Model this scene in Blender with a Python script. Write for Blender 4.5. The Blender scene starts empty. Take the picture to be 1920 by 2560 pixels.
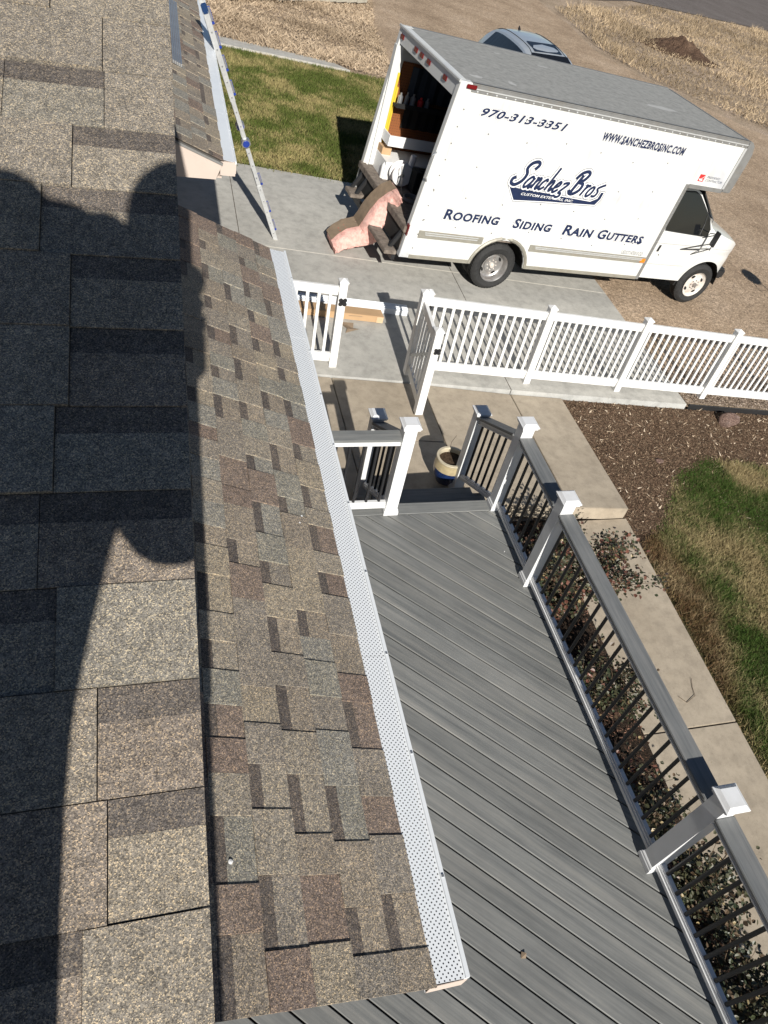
import bpy, bmesh, math, random
import numpy as np
from mathutils import Vector, Matrix
random.seed(7); rng = np.random.default_rng(7)
S = bpy.context.scene
C = S.collection

# ------------------------------------------------------------------ camera
CAMH = 4.77
yaw, pit, rol = (math.radians(a) for a in (22.58, 44.97, -14.04))
f_ = Vector((math.sin(yaw)*math.cos(pit), math.cos(yaw)*math.cos(pit), -math.sin(pit)))
r_ = Vector((math.cos(yaw), -math.sin(yaw), 0)); d_ = f_.cross(r_)
r2 = math.cos(rol)*r_ + math.sin(rol)*d_; d2 = -math.sin(rol)*r_ + math.cos(rol)*d_
cam = bpy.data.cameras.new('camera'); cam.sensor_fit = 'VERTICAL'; cam.sensor_height = 36
cam.lens = 1776/2560*36; cam.clip_start = .01; cam.clip_end = 2000
co = bpy.data.objects.new('camera', cam); C.objects.link(co)
m3 = Matrix((r2, -d2, -f_)).transposed()
co.matrix_world = Matrix.Translation((0, 0, CAMH)) @ m3.to_4x4()
S.camera = co

# ------------------------------------------------------------------ light
SUNV = Vector((.06, 1.66, -1.0)).normalized()          # direction the light travels
elev = math.asin(-SUNV.z)
W = bpy.data.worlds.new('World'); S.world = W; W.use_nodes = True
nt = W.node_tree; nt.nodes.clear()
sky = nt.nodes.new('ShaderNodeTexSky'); sky.sky_type = 'NISHITA'; sky.sun_disc = False
sky.sun_elevation = elev; sky.sun_rotation = math.atan2(-SUNV.x, -SUNV.y); sky.altitude = 1500; sky.dust_density = .3
bg = nt.nodes.new('ShaderNodeBackground'); bg.inputs[1].default_value = .05
wo = nt.nodes.new('ShaderNodeOutputWorld')
nt.links.new(sky.outputs[0], bg.inputs[0]); nt.links.new(bg.outputs[0], wo.inputs[0])
sl = bpy.data.lights.new('sun', 'SUN'); sl.energy = 5.0; sl.angle = math.radians(.53); sl.color = (1, .955, .88)
so = bpy.data.objects.new('sun', sl); C.objects.link(so)
so.rotation_euler = SUNV.to_track_quat('-Z', 'Y').to_euler(); so.location = (0, -20, 20)
S.view_settings.view_transform = 'Standard'; S.view_settings.look = 'None'
S.view_settings.exposure = 0.34; S.view_settings.gamma = 1
S.view_settings.use_curve_mapping = False

# ------------------------------------------------------------------ materials
def newmat(name):
    m = bpy.data.materials.new(name); m.use_nodes = True
    n = m.node_tree; n.nodes.clear()
    b = n.nodes.new('ShaderNodeBsdfPrincipled'); o = n.nodes.new('ShaderNodeOutputMaterial')
    n.links.new(b.outputs[0], o.inputs[0]); return m, n, b
def N(n, t, **kw):
    x = n.nodes.new(t)
    for k, v in kw.items():
        if k.startswith('_'): x.inputs[k[1:].replace('_', ' ')].default_value = v
        else: setattr(x, k, v)
    return x
def ramp(n, stops, interp='LINEAR'):
    r = n.nodes.new('ShaderNodeValToRGB'); r.color_ramp.interpolation = interp
    e = r.color_ramp.elements
    while len(e) > 1: e.remove(e[-1])
    for i, (p, c) in enumerate(stops):
        x = e[0] if i == 0 else e.new(p)
        x.position = p; x.color = (*c, 1) if len(c) == 3 else c
    return r
def coord(n, kind='pos', scale=(1, 1, 1), rot=(0, 0, 0)):
    if kind == 'pos': g = n.nodes.new('ShaderNodeNewGeometry'); o = g.outputs['Position']
    else: g = n.nodes.new('ShaderNodeTexCoord'); o = g.outputs['Object']
    mp = N(n, 'ShaderNodeMapping'); mp.inputs['Scale'].default_value = scale; mp.inputs['Rotation'].default_value = rot
    n.links.new(o, mp.inputs[0]); return mp.outputs[0]
def mixc(n, a, b, fac, mode='MIX'):
    x = N(n, 'ShaderNodeMix', data_type='RGBA', blend_type=mode)
    for sock, v in ((x.inputs[6], a), (x.inputs[7], b), (x.inputs[0], fac)):
        if hasattr(v, 'links'): n.links.new(v, sock)
        elif isinstance(v, (int, float)): sock.default_value = v
        else: sock.default_value = (*v, 1)
    return x.outputs[2]
def noise(n, vec, scale, detail=3, rough=.55):
    x = N(n, 'ShaderNodeTexNoise'); x.inputs['Scale'].default_value = scale
    x.inputs['Detail'].default_value = detail; x.inputs['Roughness'].default_value = rough
    n.links.new(vec, x.inputs['Vector']); return x.outputs['Fac']
def bump(n, b, h, strength, dist):
    x = N(n, 'ShaderNodeBump'); x.inputs['Strength'].default_value = strength; x.inputs['Distance'].default_value = dist
    n.links.new(h, x.inputs['Height']); n.links.new(x.outputs[0], b.inputs['Normal'])

def plain(name, col, rough=.6, metal=0, var=.12, vs=6, dirt=None, dirt_amt=.5, bs=0, bscale=200, spec=None, coat=0):
    m, n, b = newmat(name)
    v = coord(n); f = noise(n, v, vs, 4)
    r = ramp(n, [(.3, tuple(c*(1-var) for c in col)), (.7, tuple(min(1, c*(1+var)) for c in col))])
    n.links.new(f, r.inputs[0]); out = r.outputs[0]
    if dirt:
        f2 = noise(n, v, vs*.6+1, 6, .7); r2_ = ramp(n, [(.5, (0, 0, 0)), (.72, (dirt_amt,)*3)]); n.links.new(f2, r2_.inputs[0])
        out = mixc(n, out, dirt, r2_.outputs[0])
    n.links.new(out, b.inputs['Base Color'])
    b.inputs['Roughness'].default_value = rough; b.inputs['Metallic'].default_value = metal
    if coat: b.inputs['Coat Weight'].default_value = coat
    if spec is not None: b.inputs['Specular IOR Level'].default_value = spec
    if bs: bump(n, b, noise(n, v, bscale, 2), bs, .002)
    return m

def concrete(name, c1, c2, sweep=True):
    m, n, b = newmat(name); v = coord(n)
    f = noise(n, v, 1.3, 6, .65); r = ramp(n, [(.3, c1), (.7, c2)]); n.links.new(f, r.inputs[0]); out = r.outputs[0]
    f2 = noise(n, v, 7, 5, .7); rr = ramp(n, [(.36, (.76,)*3), (.5, (.95,)*3), (.62, (1.05,)*3)]); n.links.new(f2, rr.inputs[0])
    out = mixc(n, out, rr.outputs[0], .8, 'MULTIPLY')
    f3 = noise(n, v, 260, 2); r3 = ramp(n, [(.3, (.8,)*3), (.7, (1.15,)*3)]); n.links.new(f3, r3.inputs[0])
    out = mixc(n, out, r3.outputs[0], .6, 'MULTIPLY')
    f4 = noise(n, v, 26, 3, .8); r4 = ramp(n, [(.62, (1, 1, 1)), (.72, (.62, .6, .56))]); n.links.new(f4, r4.inputs[0])
    out = mixc(n, out, r4.outputs[0], .6, 'MULTIPLY')
    n.links.new(out, b.inputs['Base Color']); b.inputs['Roughness'].default_value = .88
    bump(n, b, f3, .35, .002); return m

def granule(name, cols, dark=1.0, gs=330):
    """asphalt shingle: granules plus a colour blend that differs per shingle"""
    m, n, b = newmat(name)
    oi = N(n, 'ShaderNodeObjectInfo'); k = len(cols)
    r = ramp(n, [(i/k, c) for i, c in enumerate(cols)], 'CONSTANT'); n.links.new(oi.outputs['Random'], r.inputs[0])
    v = coord(n)
    vo = N(n, 'ShaderNodeTexVoronoi'); vo.inputs['Scale'].default_value = gs; n.links.new(v, vo.inputs['Vector'])
    sp = N(n, 'ShaderNodeSeparateColor'); n.links.new(vo.outputs['Color'], sp.inputs[0])
    g = ramp(n, [(0, (.28,)*3), (.45, (.8,)*3), (.74, (1.1,)*3), (.9, (1.8, 1.65, 1.35)), (1, (2.6, 2.3, 1.8))]); n.links.new(sp.outputs[0], g.inputs[0])
    out = mixc(n, r.outputs[0], g.outputs[0], .9, 'MULTIPLY')
    f = noise(n, v, 60, 3, .7); g2 = ramp(n, [(.35, (.75,)*3), (.65, (1.25,)*3)]); n.links.new(f, g2.inputs[0])
    out = mixc(n, out, g2.outputs[0], .75, 'MULTIPLY')
    f = noise(n, v, 5, 3, .7); g2 = ramp(n, [(.35, (.9,)*3), (.65, (1.1,)*3)]); n.links.new(f, g2.inputs[0])
    out = mixc(n, out, g2.outputs[0], .8, 'MULTIPLY')
    out = mixc(n, out, (dark,)*3, 1., 'MULTIPLY')
    n.links.new(out, b.inputs['Base Color']); b.inputs['Roughness'].default_value = .9
    b.inputs['Specular IOR Level'].default_value = .25
    bump(n, b, vo.outputs['Distance'], .5, .0015); return m

def composite(name, cols, ang, sx=3, sy=70):
    m, n, b = newmat(name)
    oi = N(n, 'ShaderNodeObjectInfo')
    g = n.nodes.new('ShaderNodeNewGeometry')
    mp = N(n, 'ShaderNodeMapping', vector_type='TEXTURE'); mp.inputs['Rotation'].default_value = (0, 0, ang)
    n.links.new(g.outputs['Position'], mp.inputs[0])
    mp2 = N(n, 'ShaderNodeMapping'); mp2.inputs['Scale'].default_value = (sx, sy, sy)
    n.links.new(mp.outputs[0], mp2.inputs[0])
    ad = N(n, 'ShaderNodeVectorMath', operation='ADD'); cm = N(n, 'ShaderNodeCombineXYZ')
    mu = N(n, 'ShaderNodeMath', operation='MULTIPLY'); mu.inputs[1].default_value = 80; n.links.new(oi.outputs['Random'], mu.inputs[0])
    n.links.new(mu.outputs[0], cm.inputs[0]); n.links.new(mp2.outputs[0], ad.inputs[0]); n.links.new(cm.outputs[0], ad.inputs[1])
    v = ad.outputs[0]
    f = noise(n, v, .55, 4, .6); r = ramp(n, [(.25, cols[0]), (.5, cols[1]), (.75, cols[2])]); n.links.new(f, r.inputs[0])
    f2 = noise(n, v, 2.2, 4, .7); r2_ = ramp(n, [(.3, (.92,)*3), (.7, (1.07,)*3)]); n.links.new(f2, r2_.inputs[0])
    out = mixc(n, r.outputs[0], r2_.outputs[0], .9, 'MULTIPLY')
    pv = coord(n); fd = noise(n, pv, 2.3, 5, .7); rd = ramp(n, [(.35, (.9,)*3), (.6, (1.03,)*3), (.75, (1.1, 1.08, 1.03))]); n.links.new(fd, rd.inputs[0]); out = mixc(n, out, rd.outputs[0], .9, 'MULTIPLY')
    tn = N(n, 'ShaderNodeMapRange'); tn.inputs[3].default_value = .88; tn.inputs[4].default_value = 1.1; n.links.new(oi.outputs['Random'], tn.inputs[0]); out = mixc(n, out, tn.outputs[0], 1., 'MULTIPLY')
    n.links.new(out, b.inputs['Base Color']); b.inputs['Roughness'].default_value = .55
    bump(n, b, f2, .12, .002); return m

def vcol(name, rough=.8, spec=.3, trans=0):
    m, n, b = newmat(name); a = N(n, 'ShaderNodeAttribute', attribute_name='Col')
    n.links.new(a.outputs['Color'], b.inputs['Base Color']); b.inputs['Roughness'].default_value = rough
    b.inputs['Specular IOR Level'].default_value = spec
    return m

def soil(name, c1, c2, c3, sc=1.0, bstr=.8, fine=120):
    m, n, b = newmat(name); v = coord(n)
    f = noise(n, v, .8*sc, 6, .65); r = ramp(n, [(.3, c1), (.5, c2), (.7, c3)]); n.links.new(f, r.inputs[0])
    f2 = noise(n, v, 14*sc, 5, .75); r2_ = ramp(n, [(.3, (.6,)*3), (.7, (1.35,)*3)]); n.links.new(f2, r2_.inputs[0])
    out = mixc(n, r.outputs[0], r2_.outputs[0], .8, 'MULTIPLY')
    vo = N(n, 'ShaderNodeTexVoronoi'); vo.inputs['Scale'].default_value = fine; n.links.new(v, vo.inputs['Vector'])
    sp = N(n, 'ShaderNodeSeparateColor'); n.links.new(vo.outputs['Color'], sp.inputs[0])
    g = ramp(n, [(0, (.55,)*3), (.6, (1.0,)*3), (1, (1.6,)*3)]); n.links.new(sp.outputs[0], g.inputs[0])
    out = mixc(n, out, g.outputs[0], .75, 'MULTIPLY')
    n.links.new(out, b.inputs['Base Color']); b.inputs['Roughness'].default_value = .95; b.inputs['Specular IOR Level'].default_value = .15
    bump(n, b, f2, bstr, .03); return m

SH = [(.12, .104, .087), (.142, .124, .1), (.098, .077, .066), (.122, .117, .106), (.134, .116, .096), (.116, .104, .091), (.104, .083, .071), (.132, .118, .1), (.118, .113, .1)]
M = dict(
 shingle=granule('shingle', [tuple(.45*q+.55*w for q, w in zip(c, (.126, .113, .096))) for c in SH], 1.85, 640), shingle_low=granule('shingle_low', SH, 2.2),
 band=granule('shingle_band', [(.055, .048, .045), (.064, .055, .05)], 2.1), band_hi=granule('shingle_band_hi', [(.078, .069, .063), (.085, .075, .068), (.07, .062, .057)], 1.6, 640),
 felt=plain('felt', (.045, .04, .036), .95),
 deck=composite('deck', [(.128, .135, .136), (.2, .204, .198), (.262, .258, .242)], math.radians(-44.5), 1.6, 38),
 deckY=composite('deck_y', [(.11, .118, .122), (.165, .17, .17), (.21, .21, .205)], math.radians(90)),
 deckX=composite('deck_x', [(.13, .135, .135), (.19, .195, .19), (.235, .235, .225)], 0),
 white=plain('white_vinyl', (.76, .76, .75), .42, var=.03, dirt=(.5, .48, .42), dirt_amt=.3),
 whiterail=plain('white_rail', (.72, .73, .74), .45, var=.03, dirt=(.46, .45, .41), dirt_amt=.3),
 black=plain('black_metal', (.018, .018, .02), .45), blackp=plain('black_plastic', (.02, .02, .021), .5),
 tan=plain('tan_siding', (.56, .47, .41), .75, var=.05, vs=3, bs=.3, bscale=30), gutterw=plain('gutter_white', (.72, .75, .78), .35, var=.03),
 galv=plain('galvanized', (.5, .51, .52), .4, .8, var=.1), alum=plain('aluminium', (.56, .57, .57), .42, .25, var=.08, vs=20, dirt=(.4, .39, .36)),
 conc=concrete('driveway_concrete', (.37, .36, .33), (.48, .465, .425)), walk=concrete('walk_concrete', (.34, .285, .215), (.44, .375, .29)),
 joint=plain('joint', (.09, .075, .06), .95), jointw=plain('joint_sealed', (.6, .57, .5), .9),
 curb=concrete('slab_edge', (.4, .4, .38), (.5, .5, .48)),
 dirt=soil('dirt', (.28, .21, .15), (.36, .28, .2), (.44, .34, .26), 1, 1., 40), gravel=soil('gravel', (.3, .22, .15), (.4, .3, .21), (.48, .37, .27), .7, 1., 55),
 mulch=soil('mulch_soil', (.055, .035, .022), (.085, .056, .036), (.12, .082, .054), 2, 1.2, 90), turf=soil('turf_soil', (.045, .045, .018), (.07, .066, .028), (.12, .1, .05), 2, 1, 120),
 bed=soil('bed_soil', (.03, .022, .016), (.05, .035, .025), (.075, .05, .038), 3, 1.2, 90), road=soil('asphalt', (.12, .105, .095), (.15, .13, .12), (.17, .15, .14), .6, .3, 60),
 leaves=vcol('leaf', .45, .5), blades=vcol('blade', .8, .2), chips=vcol('chip', .85, .2),
 paint=None, cab=plain('cab_paint', (.68, .685, .67), .25, var=.02, vs=2, dirt=(.6, .57, .48), dirt_amt=.25, coat=.5),
 roofp=None, tyre=plain('tyre', (.022, .022, .022), .8, var=.3, vs=20, bs=.4), glass=plain('dark_glass', (.008, .009, .011), .06, spec=.8, var=.02),
 rim=plain('rim_white', (.62, .58, .53), .45, var=.08, vs=14, dirt=(.3, .16, .1), dirt_amt=.6), steel=plain('steel', (.42, .41, .4), .4, .7, dirt=(.3, .2, .15), dirt_amt=.5, vs=12),
 navy=plain('navy_vinyl', (.012, .022, .065), .4), whitev=plain('white_letter', (.8, .8, .79), .4, var=.01), greyt=plain('grey_trim', (.24, .24, .235), .5, .3, var=.1, vs=9, dirt=(.2, .17, .13)),
 beiget=plain('beige_trim', (.3, .285, .24), .5, .2, var=.1, vs=9, dirt=(.25, .2, .14)), red=plain('red_lens', (.14, .005, .007), .25, spec=.6), amber=plain('amber_lens', (.75, .22, .02), .25, spec=.6),
 redprint=plain('red_print', (.62, .03, .03), .5), wood=plain('worn_wood', (.17, .14, .115), .85, var=.4, vs=15, dirt=(.3, .26, .22), dirt_amt=.6),
 peg=None, yellow=plain('yellow', (.75, .52, .05), .4, var=.05), orange=plain('orange', (.8, .13, .03), .5), greyplastic=plain('grey_plastic', (.2, .2, .2), .6),
 pink=None, kraft=plain('kraft', (.25, .185, .125), .8, var=.15, vs=12), card=plain('cardboard', (.46, .3, .165), .8, var=.06, vs=5),
 silver=plain('silver_paint', (.5, .54, .58), .28, .35, var=.02, coat=.6), blue=plain('blue_plastic', (.02, .05, .3), .35), navyp=plain('navy_plastic', (.012, .04, .12), .3),
 glaze_y=plain('glaze_yellow', (.4, .33, .2), .25, var=.15, vs=25, coat=.5), glaze_b=plain('glaze_blue', (.01, .025, .09), .18, var=.3, vs=20, coat=.8),
 rock=soil('pink_rock', (.3, .19, .15), (.4, .27, .22), (.48, .35, .3), 9, 1.5, 70), stem=plain('stem', (.09, .06, .035), .8), cloth=plain('jacket', (.05, .06, .08), .9), skin=plain('skin', (.45, .28, .2), .6),
 denim=plain('denim', (.05, .08, .16), .9), hair=plain('hair', (.03, .02, .015), .8), dkbrown=soil('pile_soil', (.06, .036, .024), (.085, .053, .036), (.13, .085, .058), 1.5, 1, 30), block=concrete('block', (.4, .37, .3), (.5, .46, .38)),
 shading=plain('shading', (.02, .028, .04), .8), dark=plain('dark_void', (.012, .012, .012), .95))

def special():
    # truck side paint with smudges and streaks below the lettering
    m, n, b = newmat('truck_paint'); v = coord(n, 'obj'); f = noise(n, v, 1.6, 3, .5)
    r = ramp(n, [(.58, (.66, .665, .65)), (.67, (.56, .57, .585)), (.78, (.42, .435, .465))]); n.links.new(f, r.inputs[0])
    v2 = coord(n, 'obj', (14, 1, .9)); f2 = noise(n, v2, 1.2, 5, .7); r2_ = ramp(n, [(.48, (1, 1, 1)), (.78, (.84, .81, .74))]); n.links.new(f2, r2_.inputs[0])
    out = mixc(n, r.outputs[0], r2_.outputs[0], .9, 'MULTIPLY'); n.links.new(out, b.inputs['Base Color']); b.inputs['Roughness'].default_value = .4
    M['paint'] = m
    m, n, b = newmat('truck_roof'); v = coord(n, 'obj', (1, 1, 1)); f = noise(n, v, 9, 6, .75)
    r = ramp(n, [(.3, (.22, .22, .21)), (.5, (.29, .29, .275)), (.72, (.36, .355, .34))]); n.links.new(f, r.inputs[0])
    v2 = coord(n, 'obj', (2, 9, 1)); f2 = noise(n, v2, 5, 4, .7); r2_ = ramp(n, [(.35, (.82,)*3), (.65, (1.1,)*3)]); n.links.new(f2, r2_.inputs[0])
    out = mixc(n, r.outputs[0], r2_.outputs[0], .9, 'MULTIPLY')
    n.links.new(out, b.inputs['Base Color']); b.inputs['Roughness'].default_value = .8; bump(n, b, f, .2, .004); M['roofp'] = m
    m, n, b = newmat('pegboard'); g = n.nodes.new('ShaderNodeTexCoord'); sx = N(n, 'ShaderNodeSeparateXYZ'); n.links.new(g.outputs['Object'], sx.inputs[0])
    outs = []
    for ax in (0, 2):
        a = N(n, 'ShaderNodeMath', operation='MULTIPLY'); a.inputs[1].default_value = 2*math.pi/.04; n.links.new(sx.outputs[ax], a.inputs[0])
        c = N(n, 'ShaderNodeMath', operation='COSINE'); n.links.new(a.outputs[0], c.inputs[0]); outs.append(c)
    mu = N(n, 'ShaderNodeMath', operation='ADD'); n.links.new(outs[0].outputs[0], mu.inputs[0]); n.links.new(outs[1].outputs[0], mu.inputs[1])
    gt = N(n, 'ShaderNodeMath', operation='GREATER_THAN'); gt.inputs[1].default_value = 1.45; n.links.new(mu.outputs[0], gt.inputs[0])
    out = mixc(n, (.24, .08, .022), (.03, .012, .008), gt.outputs[0]); n.links.new(out, b.inputs['Base Color']); b.inputs['Roughness'].default_value = .7; M['peg'] = m
    # perforated gutter guard, staggered round holes
    m, n, b = newmat('perforated_guard'); g = n.nodes.new('ShaderNodeNewGeometry'); mp = N(n, 'ShaderNodeMapping'); mp.inputs['Rotation'].default_value = (0, 0, math.radians(45)); mp.inputs['Scale'].default_value = (75, 75, 75)
    n.links.new(g.outputs['Position'], mp.inputs[0]); fr = N(n, 'ShaderNodeVectorMath', operation='FRACTION'); n.links.new(mp.outputs[0], fr.inputs[0])
    sb = N(n, 'ShaderNodeVectorMath', operation='SUBTRACT'); sb.inputs[1].default_value = (.5, .5, 0); n.links.new(fr.outputs[0], sb.inputs[0])
    ml = N(n, 'ShaderNodeVectorMath', operation='MULTIPLY'); ml.inputs[1].default_value = (1, 1, 0); n.links.new(sb.outputs[0], ml.inputs[0])
    le = N(n, 'ShaderNodeVectorMath', operation='LENGTH'); n.links.new(ml.outputs[0], le.inputs[0])
    lt = N(n, 'ShaderNodeMath', operation='LESS_THAN'); lt.inputs[1].default_value = .21; n.links.new(le.outputs['Value'], lt.inputs[0])
    out = mixc(n, (.74, .77, .8), (.02, .02, .025), lt.outputs[0]); n.links.new(out, b.inputs['Base Color']); b.inputs['Roughness'].default_value = .4; M['guard'] = m
    m, n, b = newmat('pink_fiberglass'); v = coord(n); f = noise(n, v, 18, 6, .75); r = ramp(n, [(.3, (.7, .33, .29)), (.5, (.88, .52, .45)), (.72, (.92, .66, .58))]); n.links.new(f, r.inputs[0])
    n.links.new(r.outputs[0], b.inputs['Base Color']); b.inputs['Roughness'].default_value = .95; bump(n, b, noise(n, v, 30, 5, .8), 1, .03); M['pink'] = m
special()

# ------------------------------------------------------------------ mesh helpers
class MB:
    def __init__(s): s.v = []; s.f = []; s.mi = []; s.mats = []
    def midx(s, m):
        if m not in s.mats: s.mats.append(m)
        return s.mats.index(m)
    def add(s, vs, fs, m):
        k = len(s.v); i = s.midx(m); s.v += [tuple(p) for p in vs]
        s.f += [tuple(q+k for q in f) for f in fs]; s.mi += [i]*len(fs); return s
    def box(s, lo, hi, m):
        x0, y0, z0 = lo; x1, y1, z1 = hi
        return s.add([(x0,y0,z0),(x1,y0,z0),(x1,y1,z0),(x0,y1,z0),(x0,y0,z1),(x1,y0,z1),(x1,y1,z1),(x0,y1,z1)],
              [(0,3,2,1),(4,5,6,7),(0,1,5,4),(1,2,6,5),(2,3,7,6),(3,0,4,7)], m)
    def hexa(s, b4, t4, m):
        return s.add(list(b4)+list(t4), [(0,3,2,1),(4,5,6,7),(0,1,5,4),(1,2,6,5),(2,3,7,6),(3,0,4,7)], m)
    def bar(s, a, b, w, h, m, up=(0, 0, 1)):
        a = Vector(a); b = Vector(b); d = (b-a).normalized(); u = Vector(up); x = d.cross(u)
        if x.length < 1e-4: x = d.cross(Vector((1, 0, 0)))
        x.normalize(); y = x.cross(d).normalized(); x = x*w/2; y = y*h/2
        return s.hexa([a-x-y, a+x-y, b+x-y, b-x-y], [a-x+y, a+x+y, b+x+y, b-x+y], m)
    def prism(s, poly, z0, z1, m, axis='z'):
        n = len(poly)
        P = {'z': lambda p, t: (p[0], p[1], t), 'y': lambda p, t: (p[0], t, p[1]), 'x': lambda p, t: (t, p[0], p[1])}[axis]
        vs = [P(p, z0) for p in poly]+[P(p, z1) for p in poly]
        fs = [tuple(range(n))[::-1], tuple(range(n, 2*n))]+[(i, (i+1) % n, (i+1) % n+n, i+n) for i in range(n)]
        return s.add(vs, fs, m)
    def tube(s, pts, r, m, sides=6, cap=True, flat=None):
        pts = [Vector(p) for p in pts]; n = len(pts); rs = r if isinstance(r, (list, tuple)) else [r]*n
        vs = []; ref = None
        for i, p in enumerate(pts):
            d = (pts[min(i+1, n-1)]-pts[max(i-1, 0)]).normalized()
            if flat is not None: x = d.cross(Vector(flat)).normalized(); y = Vector(flat)*.0007/rs[i]
            else:
                if ref is None: ref = Vector((0, 0, 1)) if abs(d.z) < .9 else Vector((1, 0, 0))
                x = d.cross(ref).normalized(); y = x.cross(d).normalized()
            for k in range(sides):
                a = 2*math.pi*k/sides; vs.append(p+(x*math.cos(a)+y*math.sin(a))*rs[i])
        fs = [(i*sides+k, i*sides+(k+1) % sides, (i+1)*sides+(k+1) % sides, (i+1)*sides+k) for i in range(n-1) for k in range(sides)]
        if cap: fs += [tuple(range(sides))[::-1], tuple(range((n-1)*sides, n*sides))]
        return s.add(vs, fs, m)
    def lathe(s, prof, m, seg=24, axis='z', o=(0, 0, 0), a0=0, closed=False):
        vs = []; n = len(prof)
        for k in range(seg):
            a = a0+2*math.pi*k/seg; c, q = math.cos(a), math.sin(a)
            for r, z in prof:
                p = (r*c, r*q, z) if axis == 'z' else (r*c, z, r*q)
                vs.append((p[0]+o[0], p[1]+o[1], p[2]+o[2]))
        fs = [(k*n+i, ((k+1) % seg)*n+i, ((k+1) % seg)*n+i+1, k*n+i+1) for k in range(seg) for i in range(n-1)]
        return s.add(vs, fs, m)
    def stack(s, lv, m, o=(0, 0, 0)):
        """square tiers: (half width, z)"""
        vs = []
        for h, z in lv: vs += [(o[0]-h, o[1]-h, o[2]+z), (o[0]+h, o[1]-h, o[2]+z), (o[0]+h, o[1]+h, o[2]+z), (o[0]-h, o[1]+h, o[2]+z)]
        n = len(lv); fs = [(3, 2, 1, 0), tuple(4*(n-1)+i for i in range(4))]
        fs += [(4*i+k, 4*i+(k+1) % 4, 4*i+4+(k+1) % 4, 4*i+4+k) for i in range(n-1) for k in range(4)]
        return s.add(vs, fs, m)
    def mesh(s, name, bevel=0, smooth=False):
        me = bpy.data.meshes.new(name); me.from_pydata(s.v, [], s.f)
        for m in s.mats: me.materials.append(m)
        me.polygons.foreach_set('material_index', s.mi)
        bm = bmesh.new(); bm.from_mesh(me); bmesh.ops.recalc_face_normals(bm, faces=bm.faces)
        if bevel:
            es = [e for e in bm.edges if len(e.link_faces) == 2 and e.calc_face_angle(0) > .6]
            bmesh.ops.bevel(bm, geom=es, offset=bevel, segments=1 if bevel < .004 else 2, affect='EDGES', clamp_overlap=True)
        bm.to_mesh(me); bm.free()
        if smooth: me.shade_smooth(); me.set_sharp_from_angle(angle=math.radians(35))
        me.update(); return me
OFF = {}
def off(p):
    while p is not None:
        if p.name in OFF: return OFF[p.name]
        p = p.parent
    return Vector((0, 0, 0))
def tag(o, label=None, cat=None, group=None, kind=None):
    if label: o['label'] = label
    if cat: o['category'] = cat
    if group: o['group'] = group
    if kind: o['kind'] = kind
    return o
def obj(name, me, parent=None, loc=None, scale=None, rot=None):
    o = bpy.data.objects.new(name, me); C.objects.link(o)
    if parent is not None: o.parent = parent
    if loc is not None: o.location = loc
    if scale is not None: o.scale = scale
    if rot is not None: o.rotation_euler = rot
    return o
def thing(name, loc, label, cat, group=None, kind=None):
    o = bpy.data.objects.new(name, None); C.objects.link(o); o.location = loc; o.empty_display_size = .1
    OFF[o.name] = Vector(loc); return tag(o, label, cat, group, kind)
def part(name, mb, parent, bevel=0, smooth=False, kind=None, label=None):
    """world-space MB -> child mesh"""
    k = off(parent); mb.v = [(v[0]-k.x, v[1]-k.y, v[2]-k.z) for v in mb.v]
    o = obj(name, mb.mesh(name, bevel, smooth), parent)
    if kind: o['kind'] = kind
    if label: o['label'] = label
    return o
def top(name, mb, label=None, cat=None, kind=None, group=None, bevel=0, smooth=False):
    return tag(obj(name, mb.mesh(name, bevel, smooth)), label, cat, group, kind)
def put(name, me, parent, wloc, **kw):
    """shared mesh at a world position under a thing"""
    return obj(name, me, parent, Vector(wloc)-off(parent), **kw)

def clip(poly, a, b, c):          # keep a*x+b*y<=c
    out = []
    for i in range(len(poly)):
        p, q = poly[i], poly[(i+1) % len(poly)]
        dp, dq = a*p[0]+b*p[1]-c, a*q[0]+b*q[1]-c
        if dp <= 0: out.append(p)
        if (dp < 0) != (dq < 0) and abs(dp-dq) > 1e-9:
            t = dp/(dp-dq); out.append((p[0]+t*(q[0]-p[0]), p[1]+t*(q[1]-p[1])))
    return out
def inpoly(x, y, poly):
    r = np.zeros(len(x), bool); n = len(poly)
    for i in range(n):
        x0, y0 = poly[i]; x1, y1 = poly[(i+1) % n]
        c = ((y0 > y) != (y1 > y)) & (x < (x1-x0)*(y-y0)/(y1-y0+1e-12)+x0); r ^= c
    return r

# ------------------------------------------------------------------ terrain functions
def Zd(x, y):
    dy = y-7.6
    g = np.where(dy < 2.9, .03*dy, .087+.019*(dy-2.9))
    r = -.585-.081*(x-1.9)+g
    return r if isinstance(x, np.ndarray) or isinstance(y, np.ndarray) else float(r)
def Nf(x, y):
    t = np.clip((np.asarray(y, float)-5)/2.4, 0, 1)
    lo = -1.13-.05*(5-np.asarray(y, float))*(np.asarray(y) < 5)
    r = lo*(1-t)+(-.955)*t-.078*(np.asarray(x)-5.35)
    return r if isinstance(r, np.ndarray) and r.ndim else float(r)
def zs_arr(x, y): return np.where(y >= 7.38, Zd(x, y), Nf(x, y))
def sheet(poly, fz, m, name, res=.0, lift=0):
    mb = MB(); mb.add([(x, y, fz(x, y)+lift) for x, y in poly], [tuple(range(len(poly)))], m); return mb

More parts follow.
